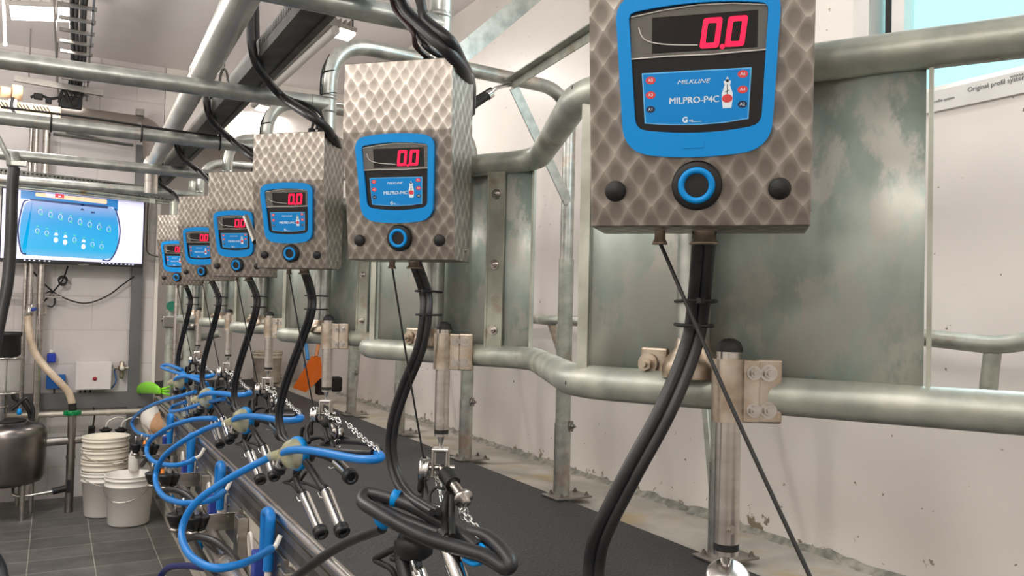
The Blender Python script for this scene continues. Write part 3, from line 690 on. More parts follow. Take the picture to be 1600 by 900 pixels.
    m = MB(); m.tube([F[0] + F[1] * x + ev * y + en * 0.0095 for x, y in [(-0.088, 0.171), (-0.04, 0.172), (0.02, 0.171), (0.087, 0.173)]], 0.0010, 6); m.tube(chaikin([F[0] + F[1] * x + ev * y + en * 0.0095 for x, y in [(-0.078, 0.212), (-0.070, 0.196), (-0.045, 0.188), (0.0, 0.184)]]), 0.0009, 6); m.tube([F[0] + F[1] * x + ev * y + en * 0.0095 for x, y in [(-0.088, 0.226), (-0.045, 0.232), (0.0, 0.2355), (0.045, 0.234), (0.087, 0.229)]], 0.0010, 6); part('film_crease', m, plain('film_crease', srgb(200, 196, 188), 0.3), t, True)
    st = [(-0.070, 0.085), (-0.035, 0.0815), (0.0, 0.0805), (0.035, 0.082), (0.066, 0.086), (0.069, 0.152), (-0.074, 0.152)]
    m = MB(); m.prism(st, F, 0.0065, 0.0070); lb = part('label_plate', m, BLUEL, t, True)
    m = MB(); m.prism([(x * 0.975, 0.1155 + (y - 0.1155) * 0.955) for x, y in st], F, 0.0068, 0.0073); part('label_face', m, BLUES, lb, True)
    T = 0.0073
    m = MB(); m.addmesh(text_mesh('MILPRO-P4C', 0.0120, 0), framemat(F, -0.0048, 0.113, T)); m.addmesh(text_mesh('MILPRO-P4C', 0.0120, 0), framemat(F, -0.0042, 0.1132, T)); m.addmesh(text_mesh('MILKLINE', 0.0072, 0.3, sx=1.4), framemat(F, -0.006, 0.1375, T)); m.addmesh(text_mesh('G', 0.010, 0, bold=0.0004), framemat(F, -0.016, 0.0875, T)); m.addmesh(text_mesh('ea', 0.006), framemat(F, -0.008, 0.087, T))
    m.box(F[0] + F[1] * -0.001 + ev * 0.085 + en * T, (0.014, 0.0005, 0.0005)); part('lettering', m, INKW, lb, True)
    for x, y in [(-0.062, 0.142), (-0.062, 0.1225), (0.058, 0.144), (0.058, 0.124)]:
        m = MB(); m.prism(circ(0.0066, 18, x, y, 0.005), F, T, T + 0.0003); part('red_spot', m, RED, lb, True)
    for x, y in [(-0.062, 0.1035), (0.058, 0.105)]:
        m = MB(); m.prism(circ(0.0060, 18, x, y, 0.0045), F, T, T + 0.0003); part('navy_spot', m, NAVY, lb, True)
    m = MB()
    for s_, x, y in [('A5', -0.062, 0.142), ('A3', -0.062, 0.1225), ('A1', -0.062, 0.1035), ('A6', 0.058, 0.144), ('A4', 0.058, 0.124), ('A2', 0.058, 0.105)]: m.addmesh(text_mesh(s_, 0.0058), framemat(F, x, y, T + 0.0003))
    part('spot_lettering', m, INKW, lb, True)
    m = MB(); cowp = [(0.033, 0.101), (0.044, 0.101), (0.0455, 0.112), (0.0455, 0.120), (0.042, 0.131), (0.0435, 0.136), (0.041, 0.1365), (0.0385, 0.142), (0.036, 0.1365), (0.0335, 0.136), (0.035, 0.131), (0.0315, 0.120), (0.0315, 0.112)]
    m.prism(cowp, F, T, T + 0.0003); part('cow_print', m, INKW, lb, True)
    m = MB(); m.prism(circ(0.0068, 16, 0.0385, 0.1135, 0.0055), F, T + 0.0003, T + 0.0005); part('udder_print', m, RED, lb, True)
    m = MB(); m.prism([(0.038, 0.119), (0.039, 0.119), (0.039, 0.132), (0.038, 0.132)], F, T + 0.0003, T + 0.0005); m.prism([(0.036, 0.1215), (0.041, 0.1235), (0.041, 0.1245), (0.036, 0.1225)], F, T + 0.0003, T + 0.0005); m.prism(circ(0.0022, 10, 0.0385, 0.1365), F, T + 0.0003, T + 0.0005); part('cow_marks', m, INKK, lb, True)
    m = MB(); m.lathe([(0, 0), (0.033, 0), (0.0335, 0.006), (0.031, 0.010), (0.025, 0.011), (0, 0.011)], F[0], en, 32); k = part('push_button', m, RUBBERD, t, True)
    m = MB(); m.lathe([(0.016, 0.009), (0.0245, 0.009), (0.0245, 0.013), (0.0225, 0.0155), (0.018, 0.0155), (0.016, 0.012)], F[0], en, 32, (False, False)); part('button_ring', m, BLUEP, k, True, 'blue button ring')
    for x in (-0.111, 0.107):
        m = MB(); m.lathe([(0, 0), (0.0145, 0), (0.0145, 0.006), (0.012, 0.0095), (0, 0.0105)], F[0] + F[1] * x - ev * 0.006, en, 24); part('blind_cap', m, RUBBERD, t, True)
    for x, r in ((-0.058, 0.010), (0.006, 0.0195)):
        m = MB(); m.lathe([(r * 0.8, 0.0), (r * 0.8, -0.012), (r * 1.12, -0.018), (r * 1.12, -0.0205), (r * 0.6, -0.0205)], (x, 0.085, 0.002), (0, 0, 1), 24); part('hose_spigot', m, STAINED, t, True)
    for x in (0.05, 0.09):
        m = MB(); m.lathe([(0, 0), (0.018, 0), (0.018, 0.012), (0.014, 0.016), (0.013, 0.028), (0, 0.028)], (x, 0.035, 0.495), (0, 0, 1), 12); part('cable_gland', m, RUBBERD, t, True)
    return t
cb = control_box()
BZ = [1.02, 1.02, 1.034, 1.028, 1.03, 1.02]
blab = ['large swirl-finished steel control box filling the right foreground, its top cut off', 'swirl-finished steel control box at centre, second nearest, showing its right side', 'swirl-finished control box third nearest, with bright upper front', 'swirl-finished control box fourth nearest, a pipe stub across its display', 'swirl-finished control box fifth nearest, overlapped by the fourth', 'smallest and farthest swirl-finished control box, beside the television']
for k in range(6):
    loc = (0.76, KY[k], BZ[k])
    if k == 0: cb.location = loc; cb.rotation_euler = (0, 0, -PI / 4); cb['label'] = blab[0]
    else: dup(cb, loc, blab[k], -PI / 4)
def boxpt(k, x, y, z):
    c = math.cos(-PI / 4); s = math.sin(-PI / 4)
    return V((0.76 + c * x - s * y, KY[k] + s * x + c * y, BZ[k] + z))
m = MB(); m.tube([(0.7400, 3.8444, 1.2881), (0.7600, 3.7196, 1.1695)], 0.0135, 14, caps=False); m.tube([(0.7400, 3.8444, 1.2881), (0.7400, 3.8367, 1.2845)], 0.009, 14, mi=1); solo('pipe_stub', m, [STEELD, RUBBERD], 'short open grey pipe stub in front of the fourth control box', 'pipe')

# ------------------------------------------------------------------ cluster support arms
def support_arm(zb, disc):
    t = thing('support_arm', '', 'support arm', (0, 0, 0), 0, 'cluster support arms')
    m = MB(); m.cyl((0, 0, zb + 0.017), (0, 0, 0.845), 0.0195, seg=24); m.cyl((0, 0, zb), (0, 0, zb + 0.008), 0.019, seg=24); m.bolt((-0.008, -0.018, zb + 0.042), (-0.4, -0.9, 0), 0.005, 0.004); sh = part('shaft', m, STEEL, t, True)
    m = MB(); m.cyl((0, 0, zb + 0.007), (0, 0, zb + 0.018), 0.0195, seg=24); part('seal_ring', m, RUBBERD, sh, True)
    m = MB(); m.lathe([(0.0205, 0), (0.0205, 0.006), (0.017, 0.015), (0.009, 0.02), (0, 0.021)], (0, 0, 0.843), seg=20); part('end_cap', m, RUBBERD, t, True)
    m = MB(); m.cyl((0, 0, 0.735), (0, 0, 0.832), 0.0265, seg=24)
    u = V((0.86, -0.50, 0)).normalized(); n = V((-0.5, -0.86, 0)); R = aimrot(u)
    m.box(u * 0.030 + V((0, 0, 0.783)) + n * 0.012, (0.028, 0.012, 0.096), R, bev=0.002); m.box(u * 0.060 + V((0, 0, 0.783)) - n * 0.004, (0.04, 0.03, 0.098), R, bev=0.003)
    c = part('clamp', m, STAINED, t, True)
    for z in (0.755, 0.812):
        for q in (0.034, 0.058):
            m = MB(); m.bolt(u * q + V((0, 0, z)) + n * (0.018 if q < 0.05 else 0.011), n, 0.0075 if q < 0.05 else 0.009, 0.008); part('bolt', m, STEEL, c, True)
    m = MB(); m.lathe([(0.007, zb - 0.034 - (0.03 if disc else 0)), (0.007, zb - 0.02), (0.009, zb - 0.006), (0.012, zb + 0.002)], (0, 0, 0), seg=12); part('rod', m, CHROME, t, True)
    if disc:
        m = MB(); m.lathe([(0, -0.012), (0.030, -0.012), (0.034, -0.006), (0.034, 0.004), (0.029, 0.010), (0, 0.012)], (-0.006, -0.012, zb - 0.034), (-0.35, -0.55, 0.75), 28); part('swivel_disc', m, STEEL, t, True)
    m = MB()
    for s_ in (-1, 1): m.box(u * (0.019 * s_) + V((0, 0, zb - 0.073)), (0.008, 0.042, 0.075), R, bev=0.003)
    m.box((0, 0, zb - 0.036), (0.046, 0.042, 0.010), R, bev=0.003); m.cyl(u * -0.034 + V((0, 0, zb - 0.085)), u * 0.038 + V((0, 0, zb - 0.085)), 0.008, seg=12); part('clevis', m, STEEL, t, True)
    m = MB(); m.lathe([(0, -0.012), (0.030, -0.012), (0.032, -0.006), (0.026, 0.0), (0.032, 0.006), (0.030, 0.012), (0, 0.012)], u * -0.042 + V((0, 0, zb - 0.09)), u, 24); part('pulley', m, CHROME, t, True)
    dd = V((0.06, -0.9, -0.42)).normalized(); o = V((0, -0.01, zb - 0.085))
    m = MB(); m.cyl(o, o + dd * 0.13, 0.0135, seg=16); m.lathe([(0, 0), (0.024, 0), (0.026, 0.006), (0.024, 0.014), (0.014, 0.015), (0.012, 0.028), (0, 0.029)], o + dd * 0.125, dd, 20); sp = part('spindle', m, STEEL, t, True)
    m = MB(); m.lathe([(0.020, 0.0), (0.022, 0.006), (0.019, 0.012), (0.022, 0.018), (0.019, 0.024), (0.022, 0.032), (0.019, 0.04), (0.021, 0.05)], o + dd * 0.02, dd, 18); part('rubber_sleeve', m, RUBBERD, sp, True)
    m = MB(); e = o + dd * 0.14 + V((0, 0, -0.035)); m.tube([e + V((0.012 * math.cos(a * PI / 8), 0.003, 0.017 * math.sin(a * PI / 8))) for a in range(16)], 0.0022, 8, loop=True); part('hook_ring', m, CHROME, sp, True)
    return t
for k in range(6):
    sa = support_arm([0.530, 0.556, 0.570, 0.574, 0.574, 0.574][k], k == 0)
    if k == 0:
        for ch in [c for c in sa.children if c.name.split('.')[0] in ('clevis', 'pulley', 'spindle')]: ch.location.z = -0.03
    sa.location = (0.925, SY[k], 0)
    sa['label'] = 'stainless support arm on the lower rail, %s' % ['at the bottom right beside the foreground hose', 'between the centre control box and the mat', 'in front of the orange shovel', 'fourth from the camera', 'fifth from the camera', 'last of the row'][k]

def chain(pts, n, r=0.0026, ln=0.018, wd=0.007):
    m = MB(); P = chaikin(pts, 12); L = [0.0]
    for i in range(1, len(P)): L.append(L[-1] + (P[i] - P[i - 1]).length)
    def at(s):
        for i in range(1, len(P)):
            if L[i] >= s: f = (s - L[i - 1]) / max(L[i] - L[i - 1], 1e-6); return P[i - 1].lerp(P[i], f), (P[i] - P[i - 1]).normalized()
        return P[-1], (P[-1] - P[-2]).normalized()
    for i in range(n):
        c, d = at(L[-1] * (i + 0.5) / n); hl = L[-1] / n * 0.5 + r * 1.2
        a = d.orthogonal().normalized(); b = d.cross(a)
        w = a if i % 2 else b
        ring = []
        for q in range(12):
            th = 2 * PI * q / 12; ring.append(c + d * (max(hl - wd, 0.001) * (1 if math.cos(th) > 0 else -1) + wd * math.cos(th)) + w * wd * math.sin(th))
        m.tube(ring, r, 6, loop=True)
    return m
def off(k, pts, base=2): return [(p[0], p[1] + SY[k] - SY[base], p[2]) for p in pts]
NEARC = ['', 'hanging over the black hose coil', 'above the nearest blue claw', 'above the second blue claw', 'fourth from the camera', 'at the far end']
for k in range(1, 6):
    if k == 1: pts = [(0.9300, 1.9940, 0.4201), (0.9350, 1.9637, 0.3961), (0.9400, 1.9267, 0.3710), (0.9500, 1.8942, 0.3517), (0.9550, 1.8667, 0.3259), (0.9500, 1.8696, 0.3004)]
    else: pts = off(k, [(0.9300, 2.9011, 0.4831), (0.9350, 2.8061, 0.4619), (0.9400, 2.7040, 0.4436), (0.9450, 2.6091, 0.4325), (0.9500, 2.5973, 0.4174)])
    solo('lifting_chain', chain(pts, 11 if k == 1 else 13), CHROME, 'steel link chain %s' % NEARC[k], 'chain', 'lifting chains')
    if k == 1: pts = [(0.9100, 2.1138, 0.4882), (0.9100, 2.0774, 0.4702), (0.9200, 2.0680, 0.4368), (0.9200, 2.0449, 0.4072), (0.9150, 2.0234, 0.3784), (0.9100, 2.0699, 0.3568)]
    else: pts = off(k, [(0.9100, 3.0914, 0.5074), (0.9100, 3.0311, 0.4861), (0.9150, 2.9601, 0.4877), (0.9200, 2.9513, 0.4701), (0.9200, 2.9724, 0.4464)])
    solo('lifting_chain', chain(pts, 10), CHROME, 'short slack steel chain at the pulley %s' % NEARC[k], 'chain', 'slack pulley chains')

# cords from the boxes to the pulleys
CORD = ['from the foreground box across the nearest support arm', 'from the second nearest box to its pulley', 'from the third nearest box to its pulley', 'from the fourth nearest box to its pulley', 'from the fifth nearest box to its pulley', 'from the farthest box to its pulley']
for k in range(6):
    a = boxpt(k, -0.058, 0.085, -0.015)
    e = V((0.8000, 0.6993, 0.5876)) if k == 0 else V((0.89, SY[k] + 0.03, 0.485))
    m = MB(); mid = a.lerp(e, 0.5) + V((0, 0, -0.006)); m.tube(chaikin([a, mid, e], 6), 0.0028, 8)
    if k: m.lathe([(0, 0), (0.006, 0.004), (0.008, 0.015), (0.006, 0.03), (0.008, 0.05), (0.004, 0.06), (0, 0.062)], e + V((-0.01, 0, -0.085)), seg=10); m.cyl(e, e + V((-0.01, 0, -0.03)), 0.0028)
    solo('lift_cord', m, RUBBERD, 'thin black lift cord running %s' % CORD[k], 'cord', 'lift cords')

# ------------------------------------------------------------------ pulse hoses from the boxes
def twin(m, pts, r, hint):
    P = chaikin(pts, 8); h = V(hint)
    for s_ in (-0.8, 0.8):
        Q = []
        for i, p in enumerate(P):
            d = (P[min(i + 1, len(P) - 1)] - P[max(i - 1, 0)]).normalized(); u = (h - d * h.dot(d)).normalized(); Q.append(p + u * r * s_)
        m.tube(Q, r, 12)
    return m
ph = {0: [(0.8650, 0.9791, 0.9207), (0.8650, 0.9948, 0.8514), (0.8200, 0.9984, 0.7540), (0.7750, 1.0234, 0.6539), (0.7500, 1.0601, 0.5608), (0.7500, 1.0788, 0.5038), (0.7500, 1.0795, 0.4295)],
      1: [(0.8650, 2.0562, 0.9442), (0.8650, 2.0475, 0.8812), (0.8600, 2.0689, 0.7901), (0.8500, 2.1467, 0.6807), (0.8400, 2.1917, 0.5879), (0.8400, 2.2103, 0.5052), (0.8500, 2.1911, 0.4331), (0.8600, 2.1131, 0.3916), (0.8600, 1.9399, 0.3854)]}
base2 = [(0.8650, 3.1705, 0.9360), (0.8650, 3.1804, 0.8621), (0.8600, 3.2726, 0.7646), (0.8500, 3.3891, 0.6431), (0.8400, 3.4729, 0.5315), (0.8400, 3.5269, 0.4327), (0.8500, 3.5031, 0.3555), (0.8600, 3.3912, 0.3349)]
for k in range(2, 6): ph[k] = off(k, base2)
for k in range(6):
    a = boxpt(k, 0.006, 0.085, 0.0)
    m = MB(); twin(m, [a] + ph[k], 0.0098, (0.80, -0.60, 0))
    h = solo('pulse_hose', m, HOSEBK, ['thick black twin hose curving down from the foreground box to the bottom edge', 'black twin hose curving from the second box into the black coil', 'black twin hose from the third box to the nearest blue claw', 'black twin hose from the fourth box to the second blue claw', 'black twin hose below the fifth control box', 'black twin hose below the farthest control box'][k], 'hose', 'twin pulse hoses')
    for z in (0.88, 0.955):
        # zip tie round hose and drop post
        P = min(chaikin([V(p) for p in ph[k]], 8), key=lambda p: abs(p.z - z))
        q = V((0.93, PY[k], P.z)); d = (q - P); d.z = 0; L = d.length; d.normalize(); w = V((-d.y, d.x, 0))
        ring = []
        for i in range(20):
            th = 2 * PI * i / 20
            c_ = P if math.cos(th) < 0 else q; rr = 0.026 if math.cos(th) < 0 else 0.0295
            ring.append(c_ + d * rr * math.cos(th) + w * rr * math.sin(th))
        m = MB(); m.tube(ring, 0.0028, 6, loop=True); m.box(P - d * 0.028, (0.008, 0.01, 0.008)); part('zip_tie', m, RUBBERD, h)

# ------------------------------------------------------------------ milking clusters
def shell(t, a, b, r=0.0205, dark=False):
    a = V(a); b = V(b); d = (b - a).normalized(); L = (b - a).length
    m = MB(); m.lathe([(0.0, 0.0), (r * 0.62, 0.0), (r * 0.95, 0.006), (r, 0.015), (r, L - 0.004), (r * 1.06, L)], a, d, 20); s_ = part('teat_cup_shell', m, CHROME, t)
    m = MB(); m.lathe([(r * 0.9, 0), (r * 1.28, 0.002), (r * 1.32, 0.008), (r * 1.12, 0.013), (r * 1.12, 0.016), (r * 1.3, 0.020), (r * 1.3, 0.028), (r * 1.1, 0.033), (r * 0.7, 0.034), (r * 0.6, 0.02)], b - d * 0.001, d, 20); part('liner_mouth', m, RUBBER, s_)
    m = MB(); m.lathe([(r * 0.7, 0), (r * 0.8, 0.01), (r * 0.62, 0.022)], a - d * 0.018, d, 14); part('liner_tail', m, RUBBER, s_)
    m = MB(); w = d.orthogonal().normalized(); m.tube([a + d * 0.02 + w * r, a + d * 0.01 + w * (r + 0.008), a - d * 0.015 + w * (r + 0.009)], 0.0035, 8); part('pulse_nipple', m, CHROME, s_)
def cluster_blue(k, full=True):
    o = lambda pts: [V(p) for p in off(k, pts)]
    c = o([(0.8300, 3.2008, 0.3289)])[0]
    t = thing('milking_cluster', ['', '', 'milking cluster with clear blue-rimmed claw, nearest of the blue ones', 'milking cluster with clear blue-rimmed claw, second of the blue ones', 'dark milking cluster with blue hose, second from the far end', 'farthest milking cluster, beside the steel poles at the pit end'][k], 'milking cluster', tuple(c), 0, 'milking clusters with blue hose')
    ax = V((-0.96, -0.28, 0)).normalized()
    m = MB(); m.lathe([(0.056, -0.022), (0.063, -0.022), (0.066, -0.014), (0.066, -0.002), (0.063, 0.004), (0.056, 0.004)], c, ax, 32, (False, False)); part('claw_rim', m, BLUEP, t)
    m = MB(); m.lathe([(0, -0.020), (0.056, -0.020), (0.056, -0.012), (0, -0.012)], c, ax, 24); part('claw_base', m, WHITEP, t)
    m = MB(); m.lathe([(0.058, -0.008), (0.060, 0.006), (0.057, 0.022), (0.046, 0.040), (0.026, 0.050), (0.0, 0.053)], c, ax, 28, (False, True)); part('claw_bowl', m, CLEAR, t)
    nz = o([(0.7900, 3.2467, 0.3239), (0.7750, 3.2756, 0.3152), (0.7600, 3.3160, 0.3021)])
    m = MB(); m.tube(nz, [0.021, 0.020, 0.018], 12); part('outlet_nozzle', m, CLEAR, t)
    m = MB(); m.lathe([(0, 0), (0.03, 0), (0.033, 0.02), (0.028, 0.05), (0, 0.055)], c - ax * 0.02 + V((0, 0, -0.01)), -ax, 18); part('claw_body', m, RUBBER, t)
    m = MB(); m.tube(chaikin(o([(0.7850, 3.2065, 0.3332), (0.7900, 3.1405, 0.3531), (0.8100, 3.0091, 0.3751), (0.8400, 2.8305, 0.3906), (0.8800, 2.6728, 0.3968), (0.9100, 2.5695, 0.4080), (0.9400, 2.5633, 0.4153), (0.9600, 2.6621, 0.4126)])), 0.0145, 12); part('blue_milk_hose', m, BLUEH, t)
    m = MB(); m.tube(chaikin(o([(0.9600, 2.6622, 0.4147), (0.9650, 2.6523, 0.4287), (0.9650, 2.7956, 0.4241), (0.9500, 3.0025, 0.3984), (0.9200, 3.1203, 0.3727), (0.8900, 3.1175, 0.3628), (0.8800, 2.9667, 0.3800), (0.9000, 2.7492, 0.4044), (0.9400, 2.6436, 0.4168)]), 8), 0.0105, 10); m.tube(chaikin(o([(0.9300, 3.1819, 0.3825), (0.9600, 2.9968, 0.4105), (0.9750, 2.7905, 0.4199), (0.9650, 2.6643, 0.4226)])), 0.009, 10); part('hose_coil', m, HOSEBK, t)
    # pulse harness
    m = MB()
    for pts in ([(0.8600, 3.2422, 0.3427), (0.8700, 3.1896, 0.3748), (0.9000, 3.1222, 0.4002), (0.9100, 3.0220, 0.3977), (0.9000, 2.9396, 0.3876)], [(0.8600, 3.1257, 0.3801), (0.8700, 3.1946, 0.4182), (0.8900, 3.1986, 0.4513), (0.9050, 3.1283, 0.4548), (0.9050, 3.0748, 0.4330), (0.9000, 3.0284, 0.3926)], [(0.9050, 3.0873, 0.4721), (0.9050, 3.0665, 0.4342), (0.9000, 3.0047, 0.4008)], [(0.9100, 2.9972, 0.4715), (0.9100, 2.9401, 0.4513), (0.9100, 2.9527, 0.4219), (0.9100, 3.0098, 0.4370), (0.9100, 3.0453, 0.4653)], [(0.8600, 3.2357, 0.3685), (0.8600, 3.2314, 0.4137), (0.8700, 3.2140, 0.4254), (0.8700, 3.1896, 0.3748)]):
        m.tube(chaikin(o(pts)), 0.0075 if pts[0][2] < 0.44 else 0.004, 8)
    m.lathe([(0, 0), (0.014, 0.004), (0.016, 0.02), (0.012, 0.04), (0, 0.044)], o([(0.9050, 3.0758, 0.4425)])[0], (0.2, 0, 1), 12)
    part('pulse_harness', m, RUBBERD, t)
    m = MB()
    for pts in ([(0.8450, 3.2159, 0.2862), (0.8450, 3.2385, 0.2329), (0.8500, 3.1670, 0.1902)], [(0.8500, 3.1255, 0.3087), (0.8600, 3.0351, 0.2767), (0.8700, 2.9500, 0.2414)], [(0.8700, 3.0536, 0.3527), (0.8900, 2.9579, 0.3531), (0.9050, 2.9279, 0.3388)], [(0.8350, 3.2831, 0.2753), (0.8300, 3.3547, 0.2709), (0.8200, 3.3756, 0.2628)]):
        m.tube(chaikin(o(pts)), 0.0145, 10)
    part('short_milk_tube', m, RUBBER, t)
    m = MB()
    for pts in ([(0.8450, 3.1758, 0.2689), (0.8350, 3.2756, 0.2143), (0.8300, 3.3758, 0.1880), (0.8350, 3.2637, 0.1992), (0.8450, 3.2033, 0.1808)], [(0.8500, 3.1211, 0.2712), (0.8450, 3.1710, 0.2285), (0.8500, 3.0636, 0.2369), (0.8620, 3.0121, 0.2343), (0.8680, 2.9747, 0.2320)]):
        m.tube(chaikin(o(pts)), 0.0058, 8)
    part('short_pulse_tube', m, RUBBERD, t)
    for a, b in ((((0.8500, 3.1387, 0.1863)), ((0.8600, 2.9567, 0.0971))), (((0.8700, 2.9259, 0.2416)), ((0.8800, 2.7750, 0.1475))), (((0.9050, 2.9279, 0.3388)), ((0.9050, 2.7781, 0.3208))), (((0.8300, 3.3617, 0.3257)), ((0.8200, 3.3953, 0.2492)))):
        shell(t, *o([a, b]))
    return t
for k in range(2, 6): cluster_blue(k)

LOOP2 = [(0.7650, 3.3163, 0.3017), (0.7000, 3.3284, 0.2716), (0.6000, 3.4408, 0.1860), (0.5100, 3.5098, 0.0939), (0.4700, 3.5077, -0.0021), (0.4700, 3.2875, -0.0334), (0.5200, 3.0899, -0.0336), (0.6100, 3.0814, -0.0314), (0.7000, 3.1683, -0.0337), (0.7550, 3.2261, -0.0293)]
LOOP3 = [(0.7650, 4.4428, 0.2841), (0.7200, 4.6883, 0.2199), (0.6200, 4.7172, 0.1599), (0.5500, 4.9130, 0.0474), (0.5200, 4.9653, -0.0645), (0.5200, 4.6731, -0.0992), (0.5600, 4.2992, -0.0661), (0.6400, 4.1532, -0.0392), (0.7100, 4.1773, -0.0323), (0.7550, 4.2372, -0.0177)]
LOOP4 = [(0.8000, 4.8286, 0.2602), (0.7600, 5.2693, 0.2027), (0.6800, 5.6304, 0.1203), (0.6000, 5.9959, -0.0092), (0.5700, 6.0217, -0.0960), (0.5800, 5.6748, -0.1053), (0.6400, 5.2950, -0.0672), (0.7100, 5.1848, -0.0379), (0.7550, 5.1838, -0.0145)]
LOOP5 = [(0.8300, 5.7947, 0.3134), (0.7900, 6.0878, 0.2597), (0.7000, 6.7703, 0.1354), (0.6300, 7.3677, -0.0052), (0.6100, 7.7425, -0.1303), (0.6200, 7.4164, -0.1611), (0.6700, 6.9749, -0.1366), (0.7300, 6.7709, -0.1008), (0.7700, 6.6596, -0.0585)]
for i, (L, lab) in enumerate(((LOOP2, 'largest blue hose loop hanging over the pit kerb nearest the camera'), (LOOP3, 'second blue hose loop hanging over the pit kerb, beside the white bucket'), (LOOP4, 'third blue hose loop over the pit kerb, in front of the bucket stack'), (LOOP5, 'farthest blue hose loop over the pit kerb, below the lime rag'))):
    m = MB(); m.tube(chaikin(L, 10), 0.0145 if i < 3 else 0.013, 14)
    h = solo('wash_hose', m, BLUEH, lab, 'hose', 'blue hose loops over the kerb')
    m = MB(); a, b = V(L[-2]), V(L[-1]); m.tube(chaikin([b, b + (b - a).normalized() * 0.03, b + (b - a).normalized() * 0.045 + V((0.01, 0, 0.035))], 5), 0.010, 10); part('hose_elbow', m, WHITEP, h, label='white elbow')
# blue coils of the far clusters that stand clear of their claws
m = MB(); m.tube(chaikin([(0.8600, 4.9196, 0.3582), (0.8200, 5.3735, 0.2845), (0.7800, 5.8366, 0.1973), (0.7600, 6.3904, 0.1158), (0.7900, 6.5789, 0.1300), (0.8300, 6.2226, 0.2001)]), 0.0125, 12); solo('hose', m, BLUEH, 'short blue hose bent in a hairpin beside the third blue loop', 'hose')
m = MB(); m.tube(chaikin([(0.8800, 5.6389, 0.3765), (0.8400, 6.0299, 0.3860), (0.8000, 6.5465, 0.3815), (0.7700, 7.1713, 0.3744), (0.8000, 7.0644, 0.4019), (0.8400, 6.5196, 0.4017)]), 0.013, 12); solo('hose', m, BLUEH, 'blue hose end sticking out left of the farthest cluster', 'hose')

# cluster with the black coil, second stall
t = thing('milking_cluster', 'milking cluster with a thick black hose coil held by blue straps, bottom centre', 'milking cluster', (0.8500, 1.9940, 0.3089))
coil = [(0.9300, 1.8783, 0.3417), (0.9500, 1.8124, 0.3401), (0.9550, 1.7192, 0.3153), (0.9450, 1.7188, 0.2973), (0.9200, 1.7693, 0.3120), (0.8800, 1.8274, 0.3211), (0.8300, 1.9068, 0.3297), (0.7850, 2.0007, 0.3483), (0.7600, 2.1098, 0.3621), (0.7550, 2.1892, 0.3676), (0.7750, 2.2222, 0.3799), (0.8000, 2.1985, 0.3809), (0.8500, 2.0867, 0.3724), (0.8900, 1.9655, 0.3508), (0.9150, 1.8649, 0.3292), (0.9200, 1.8105, 0.3193)]
m = MB(); m.tube(chaikin(coil, 8), 0.0185, 14); part('hose_coil', m, HOSEBK, t)
m = MB(); m.tube(chaikin([(0.8300, 2.2283, 0.3633), (0.8000, 2.2071, 0.3580), (0.8100, 2.1225, 0.3444), (0.8500, 2.0171, 0.3328), (0.8900, 1.9242, 0.3251), (0.9150, 1.8464, 0.3230)]), 0.016, 12); part('hose_coil', m, HOSEBK, t)
def strap(c, ax, r, w, name='strap'):
    m = MB(); m.lathe([(r * 0.85, -w / 2), (r, -w / 2), (r, w / 2), (r * 0.85, w / 2)], c, ax, 20, (False, False)); return part(name, m, BLUEP, t, label='blue strap')
strap((0.8300, 2.1347, 0.3811), (0.75, -0.6, -0.15), 0.023, 0.022); strap((0.7900, 2.1260, 0.3302), (0.5, -0.5, 0.6), 0.026, 0.02)
m = MB(); m.tube(chaikin([(0.8900, 1.8254, 0.2974), (0.9050, 1.7995, 0.2904), (0.9200, 1.7790, 0.3063), (0.9250, 1.7966, 0.3224), (0.9250, 1.8349, 0.3248)]), 0.008, 10, flat=1.4); part('strap', m, BLUEP, t, label='blue strap')
m = MB(); m.tube(chaikin([(0.9350, 1.8634, 0.3448), (0.9300, 1.8313, 0.3329), (0.9250, 1.8064, 0.3136)]), 0.009, 10); part('hook', m, STEELD, t)
m = MB(); m.tube(chaikin([(0.8700, 1.8810, 0.3380), (0.8900, 1.9459, 0.3569), (0.9100, 1.9847, 0.3955), (0.9200, 1.9804, 0.4236)]), 0.011, 10); m.tube(chaikin([(0.8700, 1.8550, 0.3445), (0.9000, 1.9255, 0.3687), (0.9200, 1.9718, 0.4138)]), 0.009, 10)
for pts in ([(0.8700, 1.9959, 0.3852), (0.8800, 2.0210, 0.4121), (0.8950, 2.0147, 0.4288), (0.9000, 1.9770, 0.4326)], [(0.9000, 2.1237, 0.4540), (0.8900, 2.0972, 0.4164), (0.8800, 2.0793, 0.3763)], [(0.9000, 2.1040, 0.4281), (0.8800, 2.0190, 0.3825)]): m.tube(chaikin(pts), 0.0045, 8)
m.lathe([(0, 0), (0.011, 0.004), (0.014, 0.025), (0.011, 0.05), (0, 0.055)], (0.9000, 2.1048, 0.4401), seg=12)
part('pulse_harness', m, RUBBERD, t)
m = MB(); cc = V((0.8500, 2.0445, 0.2863)); m.lathe([(0, -0.045), (0.03, -0.045), (0.048, -0.03), (0.05, 0.0), (0.04, 0.02), (0, 0.03)], cc, seg=20); part('claw_body', m, RUBBER, t)
m = MB()
for pts, r in (([(0.8300, 2.0849, 0.2850), (0.8300, 2.0816, 0.2420), (0.8300, 2.0414, 0.1916)], 0.021), ([(0.8400, 2.0548, 0.2781), (0.8400, 2.0167, 0.2418), (0.8400, 1.9967, 0.2033)], 0.014)): m.tube(chaikin(pts), r, 12)
part('short_milk_tube', m, RUBBER, t)
